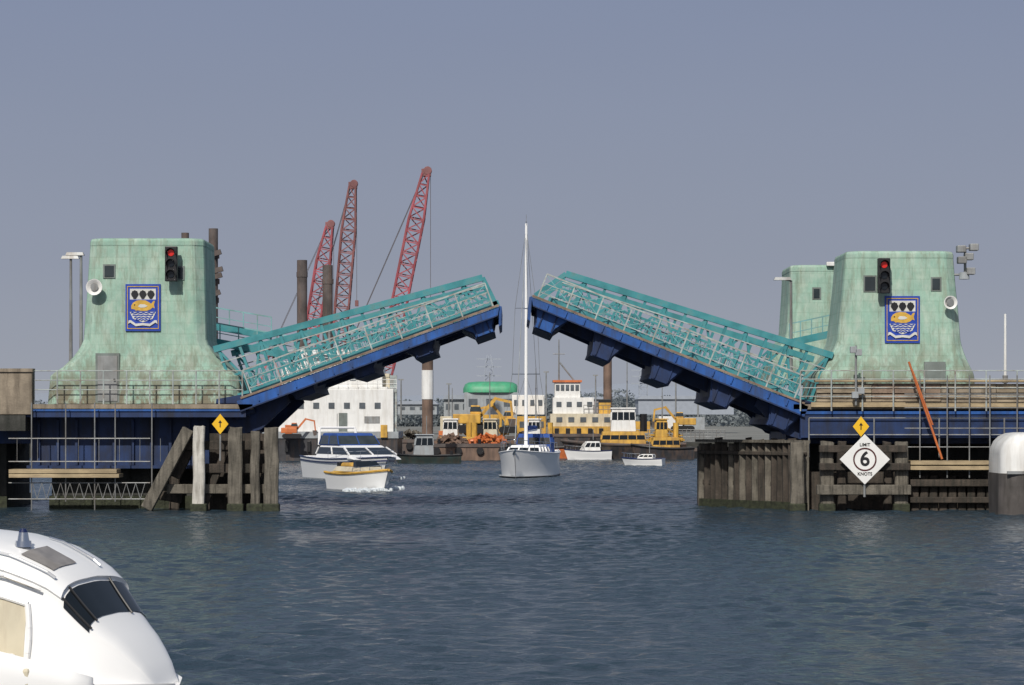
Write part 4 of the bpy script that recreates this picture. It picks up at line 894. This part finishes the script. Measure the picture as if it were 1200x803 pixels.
# ---------------------------------------------------------------- foreground yacht
t=thing('motor_yacht','gleaming white motor yacht bow and wheelhouse in the lower left foreground','motor yacht',(-7.38,30.5,0),R(-20))
KS=[(-4,2.55,1.30),(-2.5,2.66,1.36),(-1,2.72,1.38),(0,2.72,1.36),(1.0,2.69,1.28),(1.6,2.64,1.20),(2.1,2.52,1.10),(2.5,2.33,.98),(2.7,2.18,.92),(2.9,1.92,.85),(3.1,1.68,.78),(3.3,1.50,.66),(3.5,1.26,.5),(3.65,1.0,.34)]
Zb=.85
def interp(s):
    for (a,z,b_),(a2,z2,b2) in zip(KS[:-1],KS[1:]):
        if a<=s<=a2: f=(s-a)/(a2-a); return z+(z2-z)*f,b_+(b2-b_)*f
    return KS[-1][1:]
PROF=[(0,1.0),(.30,.99),(.50,.955),(.68,.90),(.80,.84),(.85,.83),(.90,.78),(.95,.66),(.98,.45),(1.0,0)]
def surf(s,q,off=0):
    z,b_=interp(s); a=(1-abs(q))*(len(PROF)-1); i=min(int(a),len(PROF)-2); f=a-i
    h_=PROF[i][0]*(1-f)+PROF[i+1][0]*f; y_=PROF[i][1]*(1-f)+PROF[i+1][1]*f
    return Vector((s+off*.6,math.copysign(1,q)*(y_*b_+off),Zb+h_*(z-Zb)+off*.7))
NS=60; NQ=36
MB().rings([[surf(-4+7.65*i/NS,-1+2*j/NQ) for j in range(NQ+1)] for i in range(NS+1)],cap=True,closed=False).build('superstructure','gelcoat',t,smooth=True,ang=60)
rf=[[surf(-3.8+6.52*i/40,-.46+.92*j/20,.035) for j in range(21)] for i in range(41)]
ri=[[surf(-3.8+6.52*i/40,-.46+.92*j/20,-.01) for j in range(21)] for i in range(41)]
mb=MB().rings(rf,cap=False,closed=False); mb.rings(ri,cap=False,closed=False)
mb.rings([[r[0] for r in rf],[r[0] for r in ri]],cap=False,closed=False); mb.rings([[r[-1] for r in rf],[r[-1] for r in ri]],cap=False,closed=False); mb.rings([rf[-1],ri[-1]],cap=False,closed=False)
mb.build('roof','gelcoat',t,smooth=True)
gb=MB().rings([[surf(2.75+.28*i/10,-.56+1.02*j/30,.012) for j in range(31)] for i in range(11)],cap=False,closed=False).build('windscreen','dark_glass',t,smooth=True)
for q_ in (-.42,-.22,.08): MB().path([surf(2.73+.32*i/6,q_,.02) for i in range(7)],.014).build('windscreen_pillar','black',gb)
MB().rings([[surf(2.15+.38*i/8,-.20+.18*j/10,.045) for j in range(11)] for i in range(9)],cap=False,closed=False).build('roof_hatch','tinted_hatch',t,smooth=True)
MB().path([surf(1.9+.7*i/8,-.27,.06) for i in range(9)],.016).build('hatch_rail','chrome',t)
MB().path([surf(1.9+.7*i/8,.06,.06) for i in range(9)],.016).build('hatch_rail','chrome',t)
a=surf(2.05,-.10,.03); MB().tube(a,a+Vector((0,0,.07)),.10,.09,n=14).tube(a+Vector((0,0,.07)),a+Vector((0,0,.17)),.07,.05,n=12).build('searchlight','chrome',t,smooth=True)
MB().tube(a+Vector((0,0,.17)),a+Vector((0,0,.21)),.055,.03,n=12).build('searchlight_cap','navy',t)
hs=[]
HK=[(-7,1.7,1.02),(-4,1.85,1.02),(-1,1.88,1.04),(1,1.78,1.06),(2.2,1.48,1.06),(3,1.02,1.04),(3.4,.70,1.02),(3.65,.40,1.0),(3.80,.06,.98)]
for s,b_,z in HK:
    q=[(0,z-.03),(b_*.9,z-.05),(b_*.985,z),(b_,z-.03),(b_*.99,z-.35),(b_*.88,.4),(b_*.7,0),(0,-.5)]
    hs.append([Vector((s-(.35*(1-zz/z) if s>3 else 0),y_,zz)) for y_,zz in q]+[Vector((s-(.35*(1-zz/z) if s>3 else 0),-y_,zz)) for y_,zz in q[-2:0:-1]])
MB().rings(hs).build('hull','gelcoat',t,smooth=True,ang=60)
ou=[]
for i in range(41):
    s=-4+7.2*i/40; zt=1.62 if s<1.2 else 1.62-.50*((s-1.2)/2.0)**1.5
    yb=1.84 if s<1 else 1.84-.84*((s-1)/2.2)**1.5
    ou.append([Vector((s,-yb,.9)),Vector((s,-yb-.03,(zt+.9)/2)),Vector((s,-yb+.02,zt-.04)),Vector((s,-yb+.06,zt)),Vector((s,-yb+.12,zt-.02)),Vector((s,-yb+.12,.9))])
MB().rings(ou).build('side_bulwark','gelcoat',t,smooth=True,ang=60)
MB().box((-4,-1.62,.95),(2.3,-1.0,1.0)).build('side_deck','cream',t)
for k in range(4): MB().box((1.35+.33*k,-1.55+.07*k,1.0),(1.65+.33*k,-1.02,1.62-.13*k)).build('side_step','cream' if k%2 else 'gelcoat',t,bevel=.04)
# cream recessed side panel framed by a raised white moulding
MB().rings([[surf(1.5+.88*i/10,-.97+.30*j/6,.006) for j in range(7)] for i in range(11)],cap=False,closed=False).build('recess_panel','cream',t,smooth=True)
fr_=[surf(1.5+.88*i/10,-.665,.01) for i in range(11)]+[surf(2.38+.05*math.sin(i/6*math.pi),-.665-.31*i/6,.01) for i in range(7)]
MB().path(fr_,.035,n=8).build('recess_moulding','gelcoat',t,smooth=True)
MB().path([surf(1.4+1.1*i/8,-.56,.05) for i in range(9)],.016,n=6).build('grab_rail','chrome',t,smooth=True)
